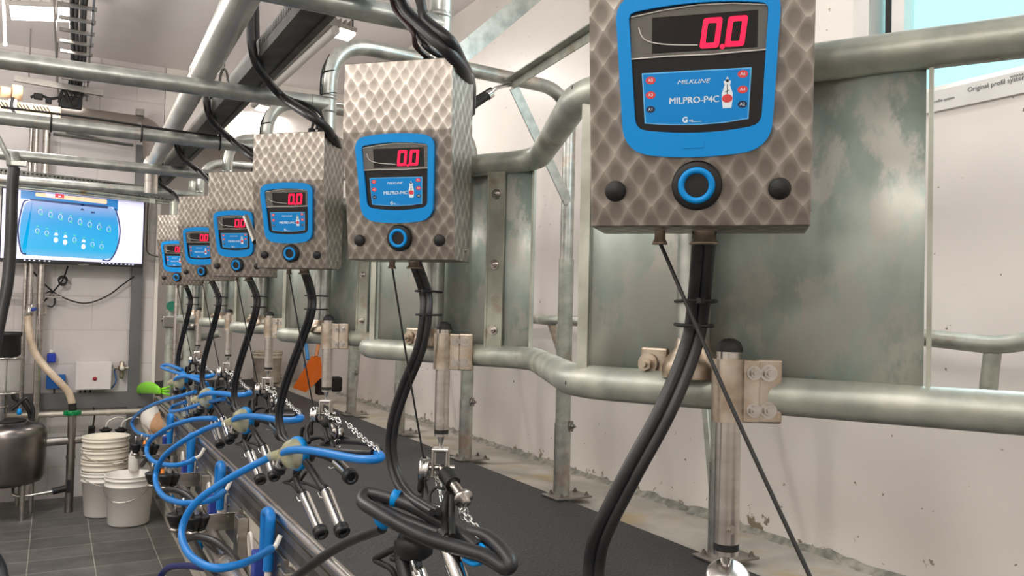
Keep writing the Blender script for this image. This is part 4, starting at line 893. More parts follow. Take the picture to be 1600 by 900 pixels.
m = MB(); m.tube(chaikin([(0.8200, 2.0854, 0.2641), (0.8000, 2.1358, 0.2345), (0.7900, 2.1769, 0.2109), (0.8000, 2.1337, 0.2078), (0.8100, 2.1017, 0.2019), (0.8200, 2.0883, 0.1792)]), 0.0085, 10); m.tube(chaikin([(0.8300, 2.0282, 0.2564), (0.8200, 2.0830, 0.2328), (0.8100, 2.1040, 0.2317)]), 0.0085, 10); part('short_pulse_tube', m, RUBBERD, t)
shell(t, (0.8450, 2.0105, 0.2265), (0.8550, 1.9447, 0.1446)); shell(t, (0.8700, 1.9037, 0.3324), (0.8700, 1.7725, 0.2276), 0.022)
m = MB(); m.tube(chaikin([(0.7900, 2.1290, 0.3056), (0.7800, 2.2114, 0.2728), (0.7500, 2.3717, 0.1997), (0.7100, 2.5247, 0.1067), (0.6700, 2.7069, -0.0124)]), 0.0145, 12); part('long_milk_hose', m, HOSEBK, t, label='thick black hose running to the lower left')

# ------------------------------------------------------------------ overhead: pipes, tray, cables
m = MB(); m.tube([(0.385, -0.6, 1.90), (0.4545, 2.54, 1.80), (0.48, 3.42, 1.80)], 0.050, 20); m.tube([(0.478, 3.36, 1.80), (0.535, 5.9, 1.79)], 0.044, 20); m.cyl((0.479, 3.40, 1.80), (0.4793, 3.42, 1.80), 0.0515, seg=20)
vp = solo('vacuum_pipe', m, mottled('satin_pipe', srgb(172, 172, 168), srgb(196, 196, 190), 0.3, 0.55, 3), 'thick satin vacuum pipe running overhead along the row', 'pipe')
m = MB(); m.lathe([(0.044, 0), (0.058, 0), (0.060, 0.02), (0.044, 0.022)], (0.5335, 5.82, 1.79), (0.02, 1, 0), 20, (False, False)); m.tube(fillet([(0.535, 5.9, 1.79), (0.537, 6.0, 1.79), (0.54, 6.02, 1.62)], 0.08), 0.042, 16); part('end_elbow', m, STEEL, vp)
t = thing('pipe_hanger', 'small steel hanger clip between the vacuum pipe and the nearest cross pipe', 'hanger', (0.50, 3.30, 1.72))
m = MB(); m.tube(chaikin([(0.52, 3.28, 1.735), (0.525, 3.28, 1.77), (0.535, 3.28, 1.79), (0.545, 3.28, 1.77), (0.55, 3.28, 1.735)]), 0.0045, 8); m.cyl((0.535, 3.28, 1.78), (0.535, 3.28, 1.84), 0.003); part('clip', m, STEEL, t)
m = MB(); cx = 0.655; cz = 1.80
m.box((cx, 3.2, cz + 0.035), (0.10, 7.6, 0.006)); m.box((cx - 0.05, 3.2, cz), (0.006, 7.6, 0.075)); m.box((cx + 0.05, 3.2, cz), (0.006, 7.6, 0.075)); m.box((cx - 0.04, 3.2, cz - 0.036), (0.022, 7.6, 0.005)); m.box((cx + 0.04, 3.2, cz - 0.036), (0.022, 7.6, 0.005))
y = -0.4
m.box((cx, 3.2, cz - 0.030), (0.06, 7.6, 0.004)); tr = solo('cable_channel', m, TRAY, 'dark galvanised steel channel running overhead beside the vacuum pipe', 'channel')
m = MB()
while y < 3.0:
    m.box((cx - 0.0535, y, cz + 0.015), (0.001, 0.006, 0.03)); y += 0.022
part('slots', m, RUBBERD, tr)
m = MB(); p0 = V((1.5240, 5.2456, 2.7000)); p1 = V((1.4962, 7.6233, 2.7000)); d = (p1 - p0).normalized(); m.box((p0 + p1) / 2 + V((0, 0, 0.03)), ((p1 - p0).length, 0.09, 0.05), aimrot(d), bev=0.004); bt = solo('batten_light', m, STEELD, 'unlit grey batten light running along the ceiling beyond the channel', 'light')
m = MB(); m.tube([p0 + V((0.01, 0, -0.02)), p1 + V((0.01, 0, -0.02))], 0.03, 12); part('tube_cover', m, plain('grey_cover', srgb(170, 166, 162), 0.4), bt)
m = MB(); m.cyl(p0 + d * 0.3 + V((0, 0, 0.05)), (p0.x, p0.y + 0.3, CZ), 0.006, seg=8); m.cyl(p1 - d * 0.3 + V((0, 0, 0.05)), (p1.x, p1.y - 0.3, CZ), 0.006, seg=8); part('hanger_rod', m, STEELD, bt)

def flood(loc, w, dpt, lab, ry=0.0, post=True):
    t = thing('flood_lamp', lab, 'lamp', loc, 0, 'lit ceiling flood lamps')
    x, y, z = loc; R = Matrix.Rotation(ry, 3, 'Y')
    m = MB(); m.box((x, y, z + 0.025), (w * 1.08, dpt * 1.1, 0.035), R, bev=0.006)
    for i in range(5): m.box(V((x + w * (-0.36 + 0.18 * i), y, z + 0.06)), (0.012, dpt * 0.8, 0.05))
    part('housing', m, STEELD, t)
    m = MB(); m.box(V((x, y, z)) + R @ V((0, 0, -0.002)), (w, dpt, 0.018), R, bev=0.004); part('lamp_glass', m, LAMP, t)
    m = MB(); m.box((x - w * 0.5, y, z + 0.09), (0.008, 0.03, 0.16)); m.box((x + w * 0.5, y, z + 0.09), (0.008, 0.03, 0.16)); m.box((x, y, z + 0.17), (w, 0.03, 0.008)); m.cyl((x, y, z + 0.17), (x, y, CZ), 0.012); part('bracket', m, RUBBERD, t)
flood((1.73, 5.85, 2.87), 0.21, 0.17, 'lit flood lamp over the second control box, below the ceiling', 0.12)
flood((1.78, 8.35, 2.82), 0.20, 0.16, 'small lit flood lamp seen between the arches further back', 0.1)
flood((-0.15, 6.60, 2.87), 0.36, 0.26, 'large glaring flood lamp at the top left beside the cable ladder', -0.15)
flood((0.075, 8.3, 2.62), 0.16, 0.14, 'small lit flood lamp over the cream louvred box', 0.0)

# hoses and cables dropping from the channel to the box tops
def cable(pts, r, lab, grp='black supply cables above the boxes', mat=None, name='supply_cable', cat='cable'):
    m = MB(); m.tube(chaikin(pts, 8), r, 10); return solo(name, m, mat or RUBBER, lab, cat, grp)
cable([(0.605, 2.50, 1.84), (0.605, 2.42, 1.80), (0.7200, 2.0471, 1.7298), (0.7600, 1.9534, 1.6338), (0.8000, 1.8393, 1.5369), (0.8500, 1.8531, 1.5049), (0.9000, 1.9131, 1.4953), (0.9700, 2.0311, 1.4957), (1.0200, 2.1320, 1.4612)], 0.017, 'thick black supply hose curving down behind the second control box')
cable([(0.605, 2.50, 1.84), (0.605, 2.42, 1.80), (0.7400, 1.9513, 1.7022), (0.7800, 1.8962, 1.6125), (0.8100, 1.8133, 1.5440), (0.8800, 1.8916, 1.5228), (0.9300, 1.9616, 1.5182), (0.9900, 2.0609, 1.5089), (1.0300, 2.1449, 1.4744)], 0.013, 'black supply hose bundled with the thick one over the second control box')
a = boxpt(1, 0.05, 0.035, 0.52); cable([(0.605, 2.50, 1.84), (0.605, 2.42, 1.80), (0.7200, 2.0873, 1.7431), (0.7400, 1.9918, 1.6497), (0.7600, 1.9286, 1.5861), (0.7750, 1.9423, 1.5570), a], 0.007, 'thin brown-black cable into the left gland of the second box', mat=plain('brown_cable', srgb(52, 34, 36), 0.4))
a = boxpt(1, 0.09, 0.035, 0.52); cable([(0.605, 2.50, 1.84), (0.605, 2.42, 1.80), (0.7200, 2.1086, 1.7588), (0.7500, 1.9952, 1.6494), (0.7850, 1.9606, 1.5916), (0.8000, 1.9271, 1.5525), a], 0.008, 'thin black cable into the right gland of the second box')
cable([(0.7900, 1.9823, 1.6035), (0.8000, 1.9113, 1.5595), (0.8200, 1.8762, 1.5312), (0.8300, 1.8620, 1.5007)], 0.004, 'thin grey wire arched over the second control box', mat=STEELD)
def drop(k, lab, shift):
    P = [(0.6000, 3.1670, 2.0399), (0.5850, 3.0744, 1.9255), (0.5800, 3.0101, 1.8141), (0.6100, 3.0145, 1.7334), (0.7200, 3.1388, 1.6800), (0.7700, 2.9102, 1.5699), (0.8300, 2.9151, 1.5329), (0.8800, 2.9940, 1.5109), (0.9500, 3.1830, 1.4957), (0.9800, 3.2762, 1.4407)]
    Q = off(k, P); Q = [(p[0] + shift[0], p[1] + shift[1], p[2] + shift[2]) for p in Q]
    return Q
for k, nm in ((2, 'third'), (3, 'fourth'), (4, 'fifth'), (5, 'farthest')):
    cable(drop(k, '', (0, 0, 0)), 0.0155, 'thick black supply hose hanging from the channel to the %s control box' % nm)
    cable(drop(k, '', (0.028, 0.03, -0.012)), 0.012, 'thinner black supply hose looping beside the thick one to the %s control box' % nm)
    g = boxpt(k, 0.05, 0.035, 0.52); g2 = boxpt(k, 0.09, 0.035, 0.52)
    m = MB()
    for gg, q in ((g, 0.0), (g2, 0.02), (g.lerp(g2, 0.5), -0.02)):
        m.tube(chaikin([V(drop(k, '', (0, 0, 0))[4]) + V((0, q, 0)), gg + V((-0.05, 0.05, 0.10)), gg + V((0, 0, 0.05)), gg]), 0.0055, 8)
    solo('signal_wires', m, RUBBERD, 'tangle of thin black wires entering the top of the %s control box' % nm, 'wires', 'thin wires on the boxes')
# zip tied wires along the two arches
for k in (2, 3):
    m = MB()
    for z in (1.74, 1.83): m.tube([(0.93 + 0.031 * math.cos(a * PI / 8), PY[k] + 0.031 * math.sin(a * PI / 8), z + 0.008 * math.cos(a * PI / 8)) for a in range(16)], 0.003, 6, loop=True)
    m.tube(chaikin([(0.905, PY[k] - 0.01, 1.62), (0.895, PY[k] - 0.01, 1.74), (0.90, PY[k] - 0.01, 1.83), (0.93, PY[k], 1.90)]), 0.004, 8)
    solo('tied_wire', m, RUBBERD, 'thin black wire strapped to the drop post behind the %s control box' % ['third', 'fourth'][k - 2], 'wire', 'wires strapped to drop posts')

# cable ladder on the ceiling at the left
t = thing('cable_ladder', 'grey cable ladder with black cables running along the ceiling', 'cable ladder', (0.07, 7.0, 2.75))
for x0, x1 in ((-0.066, -0.035), (0.150, 0.195)):
    m = MB(); m.box(((x0 + x1) / 2, 7.0, 2.76), (0.012, 3.2, 0.06), rotz(-math.atan((x1 - x0) / 2.8))); part('side_rail', m, STEELD, t)
for i in range(11):
    m = MB(); m.box((0.064 + 0.004 * i, 5.6 + 0.28 * i, 2.74), (0.215, 0.03, 0.02)); part('rung', m, STEELD, t)
for x in (0.03, 0.06, 0.085, 0.11):
    m = MB(); m.tube(chaikin([(x, 5.4, 2.78), (x + 0.02 * random.random(), 6.2, 2.76), (x + 0.03, 7.2, 2.765), (x + 0.02, 8.5, 2.76)]), 0.014, 8); part('cable', m, RUBBERD, t)
for y in (6.3, 8.3):
    for x in (-0.05, 0.17):
        m = MB(); m.cyl((x, y, 2.76), (x, y, CZ), 0.006, seg=8); part('hanger_rod', m, STEELD, t)
m = MB(); p0 = V((-0.3538, 8.0000, 2.7185)); p1 = V((0.3091, 8.0000, 2.6880)); m.box((p0 + p1) / 2, ((p1 - p0).length, 0.04, 0.05), aimrot(p1 - p0)); b = solo('strut_channel', m, STEELD, 'short grey strut channel hanging crosswise under the cable ladder', 'channel')
m = MB(); q = V((-0.2484, 8.0000, 2.7188)); m.cyl(q, (q.x, q.y, CZ), 0.006, seg=8); q = V((0.1899, 8.0000, 2.7037)); m.cyl(q, (q.x, q.y, CZ), 0.006, seg=8); part('hanger_rod', m, STEELD, b)
m = MB(); q = V((-0.3470, 6.5000, 2.6100)); m.tube([q, q + V((-0.02, 0, 0.30)), (q.x - 0.03, q.y, CZ)], 0.010, 8); m.lathe([(0, 0), (0.014, 0.01), (0.012, 0.03), (0, 0.035)], q - V((0, 0, 0.03)), seg=10); solo('drop_rod', m, WHITEP, 'thin white rod hanging from the ceiling at the far left', 'rod')
m = MB()
for pts in ([(-0.0114, 8.1000, 2.6682), (0.0392, 8.1000, 2.6036), (0.1009, 8.1000, 2.6569), (0.1359, 8.1000, 2.7849)], [(-0.0230, 8.1000, 2.5836), (0.0117, 8.1000, 2.6993), (0.0745, 8.1000, 2.5697), (0.1321, 8.1000, 2.6056), (0.1667, 8.1000, 2.7504)], [(-0.2326, 8.1000, 2.5974), (-0.1771, 8.1000, 2.6273), (-0.0910, 8.1000, 2.6070), (-0.0101, 8.1000, 2.6297)]): m.tube(chaikin(pts), 0.012, 8)
m.box((-0.1766, 8.1000, 2.6110), (0.07, 0.05, 0.05), bev=0.008); m.box((0.0640, 8.1200, 2.6001), (0.18, 0.05, 0.11), bev=0.01); m.box((-0.0997, 8.1000, 2.5837), (0.05, 0.05, 0.04), bev=0.006)
solo('junction_cables', m, RUBBERD, 'tangle of black cables and junction boxes under the cable ladder', 'cables')

# ------------------------------------------------------------------ end wall equipment
# trunking and rails above the television
m = MB(); a, b = V((-1.2, 8.20, 2.015)), V((0.95, 8.20, 1.93)); d = (b - a).normalized(); R = aimrot(d)
a, b = V((-1.2, 8.20, 1.985)), V((0.93, 8.20, 1.865))
m.box((a + b) / 2 + V((0, 0, 0.042)), ((b - a).length, 0.09, 0.014), R); m.box((a + b) / 2 - V((0, 0, 0.038)), ((b - a).length, 0.09, 0.014), R)
for i in range(66):
    p = a.lerp(b, (i + 0.5) / 66); m.box(p + V((0, -0.043, 0)), (0.016, 0.006, 0.08), R)
st_ = solo('slotted_trunking', m, TRAY, 'slotted grey cable trunking running across above the television', 'trunking')
m = MB(); m.box((a + b) / 2 + V((0, 0.02, 0)), ((b - a).length, 0.006, 0.07), R); part('back_plate', m, STEELD, st_)
m = MB(); a = V((-0.0591, 8.4000, 2.3614)); b = V((0.5888, 8.4000, 2.3345)); m.box((a + b) / 2, ((b - a).length, 0.10, 0.012), aimrot(b - a)); m.tube(chaikin([a + V((0.1, -0.03, 0.02)), a.lerp(b, 0.4) + V((0, -0.05, 0.015)), a.lerp(b, 0.7) + V((0, -0.05, -0.01)), b + V((0, -0.02, 0.0))]), 0.010, 8); solo('cable_shelf', m, TRAY, 'dark narrow cable shelf under the round duct', 'shelf')
m = MB(); m.tube(fillet([(0.7491, 8.5200, 1.9295), (0.7514, 8.5200, 1.3488), (0.9299, 8.5000, 1.3087)], 0.05), 0.012, 10); solo('conduit', m, STEELD, 'thin grey conduit bent at the right of the television', 'conduit')
m = MB(); m.cyl((-1.2, 8.22, 1.905), (0.95, 8.22, 1.825), 0.018); m.cyl((-1.2, 8.235, 1.875), (0.95, 8.235, 1.80), 0.012); m.box((0.75, 8.22, 1.825), (0.05, 0.05, 0.07)); solo('rail_pipe', m, GALV, 'grey pipe pair running across just above the television', 'pipe')
# television
t = thing('television', 'flat television showing a blue parlour overview screen, on the end wall', 'television', (0.135, 8.30, 1.207))
TX0, TX1, TZ0, TZ1, TY = -0.425, 0.70, 1.207, 1.845, 8.30
m = MB(); m.box(((TX0 + TX1) / 2, TY + 0.03, (TZ0 + TZ1) / 2), (TX1 - TX0, 0.05, TZ1 - TZ0), bev=0.004); m.box((0.13, TY + 0.16, 1.5), (0.3, 0.24, 0.3)); part('casing', m, RUBBERD, t)
m = MB(); m.box(((TX0 + TX1) / 2, TY + 0.004, (TZ0 + TZ1) / 2 + 0.008), (TX1 - TX0 - 0.02, 0.003, TZ1 - TZ0 - 0.035)); sc = part('screen', m, SCRW, t)
FT = (V((TX0, TY + 0.0025, TZ0)), V((1, 0, 0)), V((0, 0, 1)), V((0, -1, 0)))
pc = rpoly([(0.185, 0.075, 0.03), (0.80, 0.055, 0.03), (0.885, 0.075, 0.06), (0.925, 0.30, 0.12), (0.88, 0.52, 0.05), (0.80, 0.54, 0.02), (0.25, 0.545, 0.02), (0.175, 0.53, 0.06), (0.135, 0.30, 0.12), (0.16, 0.10, 0.05)], 6)
m = MB(); m.prism(pc, FT, 0, 0.0006); part('overview_panel', m, SCRB, sc)
m = MB()
for sgn, xs in ((1, [(0.20, 0.075), (0.165, 0.085), (0.142, 0.18), (0.132, 0.30), (0.145, 0.42), (0.165, 0.52), (0.20, 0.54)]), (1, [(0.79, 0.052), (0.85, 0.055), (0.90, 0.15), (0.925, 0.30), (0.91, 0.42), (0.88, 0.52)])):
    m.tube(chaikin([FT[0] + V((x, -0.0010, z)) for x, z in xs], 5), 0.0060, 6)
m.prism([(0.21, 0.540), (0.82, 0.515), (0.82, 0.540), (0.21, 0.556)], FT, 0.0006, 0.0012)
part('panel_outline', m, SCRN, sc)
m = MB(); m.prism([(0.14, 0.552), (0.90, 0.530), (0.90, 0.60), (0.14, 0.622)], FT, 0, 0.0005); m.prism([(0.865, 0.50), (0.90, 0.50), (0.90, 0.53), (0.865, 0.53)], FT, 0, 0.0005); part('header_bar', m, SCRT, sc)
m = MB(); m.prism(rpoly([(0.25, 0.580, 0.012), (0.81, 0.556, 0.015), (0.81, 0.598, 0.015), (0.25, 0.612, 0.012)]), FT, 0.0005, 0.001); part('header_pill', m, SCRO, sc)
m = MB(); m.prism([(0.40, 0.582), (0.47, 0.579), (0.47, 0.612), (0.40, 0.614)], FT, 0.001, 0.0015); part('red_card', m, SCRR, sc)
m = MB(); m.prism([(0.33, 0.586), (0.40, 0.583), (0.40, 0.614), (0.33, 0.616)], FT, 0.001, 0.0015); m.prism([(0.425, 0.588), (0.445, 0.587), (0.445, 0.598), (0.425, 0.599)], FT, 0.0015, 0.002); part('white_card', m, SCRW, sc)
def ic(poly, mat, hole=None):
    m = MB()
    if hole: m.ringprism(poly, hole, FT, 0.0006, 0.0011)
    else: m.prism(poly, FT, 0.0006, 0.0012)
    part('icon', m, mat, sc)
for i in range(8):
    x = 0.295 + 0.077 * i; z = 0.475 - 0.0165 * i
    ic([(x - 0.014, z), (x + 0.014, z), (x + 0.010, z + 0.010), (x - 0.006, z + 0.010)], SCRG); ic([(x - 0.006, z - 0.055), (x + 0.016, z - 0.062), (x + 0.016, z - 0.042), (x - 0.002, z - 0.040)], SCRG); ic(circ(0.016, 12, x - 0.002, z - 0.03, 0.024), SCRW, circ(0.013, 12, x - 0.002, z - 0.03, 0.021))
    x = 0.275 + 0.072 * i; z = 0.315 - 0.0155 * i
    ic([(x - 0.012, z), (x + 0.012, z), (x + 0.009, z + 0.012), (x - 0.005, z + 0.012)], SCRG)
    if i in (2, 3, 5):
        ic([(x - 0.016, z - 0.035), (x + 0.016, z - 0.035), (x + 0.012, z - 0.015), (x - 0.006, z - 0.010)], SCRW); ic(circ(0.017, 12, x, z - 0.075, 0.024), SCRW)
    else:
        ic([(x - 0.008, z - 0.060), (x + 0.012, z - 0.066), (x + 0.012, z - 0.046), (x - 0.004, z - 0.044)], SCRG); ic(circ(0.015, 12, x, z - 0.035, 0.022), SCRW, circ(0.012, 12, x, z - 0.035, 0.019))
for P_ in ([(0.600, 0.525), (0.630, 0.525), (0.622, 0.538), (0.606, 0.538)], [(0.598, 0.485), (0.632, 0.485), (0.615, 0.505)], [(0.685, 0.465), (0.715, 0.465), (0.715, 0.480), (0.685, 0.480)]): ic(P_, SCRN)
m = MB(); m.prism([(0.0, 0.010), (TX1 - TX0, 0.010), (TX1 - TX0, 0.032), (0.0, 0.032)], FT, -0.0004, 0.0006); tb = part('taskbar', m, RUBBERD, sc)
m = MB()
for x in (0.19, 0.225, 0.26, 0.30, 0.34, 0.375, 0.79, 0.82, 0.85, 0.88, 0.91, 0.945, 0.98, 1.01, 1.04): m.prism([(x - 0.007, 0.017), (x + 0.007, 0.017), (x + 0.007, 0.026), (x - 0.007, 0.026)], FT, 0.0006, 0.001)
part('taskbar_icons', m, SCRW, tb)
m = MB(); m.prism([(0.60, -0.0), (0.68, -0.0), (0.68, 0.008), (0.60, 0.008)], FT, 0.0, 0.003); part('badge', m, plain('grey_badge', srgb(120, 120, 120), 0.4), t)
def wallcable(pts, r, lab, mat=RUBBERD): 
    m = MB(); m.tube(chaikin(pts, 8), r, 8); return solo('power_cable', m, mat, lab, 'cable')
wallcable([(-0.2062, 8.4000, 1.2020), (-0.1402, 8.4500, 1.0939), (-0.0019, 8.5000, 0.9573), (0.1533, 8.5300, 0.8810), (0.2835, 8.5400, 0.8726), (0.4291, 8.5400, 0.9413), (0.5433, 8.5300, 1.0399), (0.6437, 8.5300, 1.1274)], 0.007, 'black cable drooping below the television to the grey column')
pc2 = wallcable([(0.0957, 8.4500, 1.1953), (0.0597, 8.5000, 1.0743), (-0.0122, 8.5200, 0.9628), (-0.0842, 8.5300, 0.8691), (-0.0930, 8.5500, 0.8287)], 0.007, 'black power cable from the television down to the wall socket')
m = MB()
for i in range(3): m.tube([V((0.0603, 8.5000, 1.0571)) + V((0.03 * math.cos(a * PI / 6) * (1 + 0.1 * i), 0.004 * i, 0.035 * math.sin(a * PI / 6) + 0.008 * i)) for a in range(12)], 0.006, 6, loop=True)
part('coil', m, RUBBERD, pc2)
m = MB(); m.tube(chaikin([(-0.0769, 8.5500, 0.9438), (-0.0273, 8.5500, 0.9626), (0.0056, 8.5500, 0.8829), (-0.0128, 8.5500, 0.8306), (-0.0533, 8.5600, 0.8353)]), 0.006, 8); part('cable_loop', m, RUBBERD, pc2)
t = thing('wall_socket', 'white power socket under the television', 'socket', (-0.0917, 8.5900, 0.7766)); m = MB(); m.box((-0.0923, 8.5800, 0.7998), (0.07, 0.04, 0.08), bev=0.006); part('plate', m, WHITEP, t); m = MB(); m.lathe([(0, 0), (0.024, 0), (0.024, 0.004), (0.018, 0.006), (0, 0.003)], (-0.0921, 8.5600, 0.8000), (0, -1, 0), 18); part('outlet', m, CREAM, t)
t = thing('wall_box', 'white electrical cabinet with a red button on the end wall', 'electrical box', (0.335, 8.6, 0.09))
m = MB(); m.box((0.335, 8.53, 0.21), (0.285, 0.13, 0.245), bev=0.008); part('body', m, plain('light_grey_box', srgb(222, 217, 217), 0.4), t)
m = MB(); m.box((0.335, 8.460, 0.21), (0.29, 0.012, 0.25), bev=0.004); dr = part('door', m, plain('light_grey_door', srgb(226, 221, 221), 0.4), t)
m = MB(); m.lathe([(0, 0), (0.018, 0), (0.018, 0.01), (0.014, 0.016), (0, 0.017)], (0.345, 8.454, 0.185), (0, -1, 0), 20); part('red_button', m, plain('red_button', srgb(150, 30, 45), 0.35), dr)
m = MB(); m.box((0.345, 8.453, 0.207), (0.06, 0.002, 0.014)); part('button_plate', m, WHITEP, dr)
for z in (0.13, 0.29):
    m = MB(); m.box((0.488, 8.475, z), (0.016, 0.03, 0.03)); part('hinge', m, STEELD, t)
for i, x in enumerate((0.235, 0.275, 0.318)):
    m = MB(); m.cyl((x, 8.55, 0.09), (x, 8.55, 0.03), 0.007, seg=8); part('cable_tail', m, RUBBERD, t)
t = thing('wall_unit', 'blue wall unit with white print below the soap bottle', 'unit', (0.0425, 8.6000, 0.0896))
m = MB(); m.box((0.0351, 8.5600, 0.1568), (0.15, 0.08, 0.125), bev=0.005); part('case', m, plain('blue_case', srgb(20, 98, 180), 0.4), t)
m = MB()
for x, y, w in ((84, 588, 0.06), (85, 592, 0.045), (92, 599, 0.05), (94, 602, 0.03)): m.box((0.0396, 8.5190, 0.1717), (0.001, 0.001, 0.001)); 
q = V((0.0350, 8.5195, 0.1603)); m.box(q + V((-0.01, 0, 0.035)), (0.06, 0.001, 0.006)); m.box(q + V((-0.005, 0, 0.02)), (0.05, 0.001, 0.004)); m.box(q + V((0.03, 0, -0.01)), (0.06, 0.001, 0.01)); m.box(q + V((0.035, 0, -0.025)), (0.04, 0.001, 0.006)); part('print', m, INKW, t)
m = MB(); q = V((0.0266, 8.5600, 0.1110)); m.cyl(q, q + V((0.0, 0, -0.10)), 0.006, seg=8); part('cable_tail', m, RUBBERD, t)
t = thing('soap_bottle', 'small bottle of blue liquid with white cap on the end wall', 'bottle', (-0.0058, 8.5500, 0.3248))
q = V((-0.0058, 8.5500, 0.3248)); m = MB(); m.box(q + V((0, 0, 0.045)), (0.07, 0.05, 0.085), bev=0.01); part('bottle', m, plain('blue_liquid', srgb(40, 70, 190), 0.2), t); m = MB(); m.lathe([(0, 0), (0.018, 0), (0.02, 0.01), (0.012, 0.03), (0, 0.032)], q + V((0, 0, 0.088)), seg=14); part('cap', m, WHITEP, t)
t = thing('air_regulator', 'small brass-grey air regulator right of the white cabinet', 'regulator', (0.5768, 8.5800, 0.1202)); q = V((0.5702, 8.5400, 0.2427))
m = MB(); m.lathe([(0, -0.07), (0.012, -0.07), (0.018, -0.05), (0.018, 0.0), (0.03, 0.01), (0.032, 0.05), (0.02, 0.06), (0.022, 0.085), (0.012, 0.09), (0, 0.09)], q, seg=16); m.cyl(q + V((-0.06, 0, 0.03)), q + V((0.06, 0, 0.03)), 0.012); part('body', m, STAINED, t)
m = MB(); m.lathe([(0, 0), (0.02, 0), (0.02, 0.01), (0, 0.011)], q + V((0, -0.03, 0.03)), (0, -1, 0), 16); part('gauge', m, WHITEP, t)
m = MB(); m.tube(chaikin([q + V((-0.05, 0, 0.03)), q + V((-0.06, 0, 0.0)), q + V((-0.045, 0, -0.08)), q + V((-0.06, 0, -0.13)), q + V((-0.08, 0.02, -0.16))]), 0.007, 8); part('air_tube', m, plain('blue_air_tube', srgb(70, 110, 170), 0.4), t)
# pipes on the end wall
m = MB(); m.cyl((-1.2, 8.42, -0.125), (0.86, 8.42, -0.12), 0.024); 
for x in (0.0, 0.45): m.cyl((x, 8.42, -0.123), (x + 0.03, 8.42, -0.123), 0.029)
solo('wash_pipe', m, plain('cream_pipe', srgb(208, 200, 186), 0.3, 0.3), 'pale horizontal pipe along the end wall behind the buckets', 'pipe')
for i, (px, r, top, bot) in enumerate(((40, 0.018, 250, 492), (50, 0.020, 205, 490), (66, 0.030, 200, 700))):
    q = V((0, 0, 0)); 
    a = [(-0.2713, 8.4500, 2.3665), (-0.2214, 8.4000, 2.3639), (-0.1350, 8.4200, 2.4067)][i]; b = [(-0.2262, 8.4500, 0.7536), (-0.1862, 8.4000, 0.7551), (-0.1083, 8.4200, -0.4101)][i]
    m = MB(); m.cyl((b[0], b[1], b[2] if i else FZ), (b[0] + 0.0, b[1], 2.50), r); solo('riser_pipe', m, STEEL, ['thin steel riser pipe, leftmost of three behind the television', 'steel riser pipe, middle of three behind the television', 'thick steel riser pipe, rightmost of three behind the television'][i], 'pipe', 'riser pipes by the end wall')
m = MB(); a = V((-0.4141, 8.4600, 0.9164)); b = V((0.0596, 8.4600, 0.9188)); m.box((a + b) / 2, ((b - a).length, 0.03, 0.02)); m.box((a + b) / 2 + V((0, 0, 0.025)), ((b - a).length, 0.03, 0.006)); solo('pipe_clamp_rail', m, STEELD, 'thin steel clamp rail holding the riser pipes', 'rail')
t = thing('hose_valve', 'small steel valve with blue cap at the top of the beige hose', 'valve', (-0.1858, 8.3800, 0.7555)); q = V((-0.1869, 8.3600, 0.8003)); m = MB(); m.lathe([(0.02, -0.06), (0.03, -0.05), (0.03, 0.0), (0.022, 0.01), (0.026, 0.05), (0, 0.05)], q, seg=16); part('body', m, STEEL, t); m = MB(); m.cyl(q + V((0.02, -0.02, 0)), q + V((0.05, -0.03, 0.01)), 0.014); part('cap', m, BLUED, t)
m = MB(); m.tube(chaikin([(-0.1930, 8.3000, 0.7401), (-0.1777, 8.2500, 0.6042), (-0.1375, 8.1500, 0.4560), (-0.0516, 8.0500, 0.3266), (0.0565, 8.0000, 0.2049), (0.1312, 8.0000, 0.1114), (0.1634, 8.0000, 0.0076)]), 0.030, 14)
h = solo('milk_hose', m, BEIGEH, 'thick milky beige hose curving down to the green ring nut', 'hose')
m = MB(); m.cyl((0.1631, 8.0000, 0.0184), (0.1675, 8.0000, -0.0413), 0.032); part('hose_cuff', m, RUBBERD, h)
t = thing('floor_riser', 'upright steel pipe with a green ring nut in front of the end wall', 'pipe', (0.188, 8.0, FZ)); q = V((0.1658, 8.0000, -0.0629))
m = MB(); m.cyl((q.x, 8.0, q.z), (q.x, 8.0, FZ), 0.033); m.cyl((q.x, 8.0, -0.45), (q.x, 8.0, -0.42), 0.037); part('pipe', m, STEELD, t)
m = MB(); m.lathe([(0.034, -0.02), (0.055, -0.02), (0.06, -0.008), (0.06, 0.008), (0.055, 0.02), (0.034, 0.02)], q, seg=16); 
for i in range(8): m.box(q + V((0.06 * math.cos(i * PI / 4), 0.06 * math.sin(i * PI / 4), 0)), (0.016, 0.016, 0.034), rotz(i * PI / 4))
part('ring_nut', m, GREEN, t, label='green ring nut')
m = MB(); m.cyl((-0.02, 8.0, -0.30), (0.36, 8.03, -0.29), 0.036); m.lathe([(0.03, 0), (0.048, 0), (0.048, 0.02), (0.03, 0.02)], (0.26, 8.02, -0.293), (1, 0, 0), 18); solo('transfer_pipe', m, STEEL, 'short horizontal steel pipe from the tank past the green-nut riser', 'pipe')
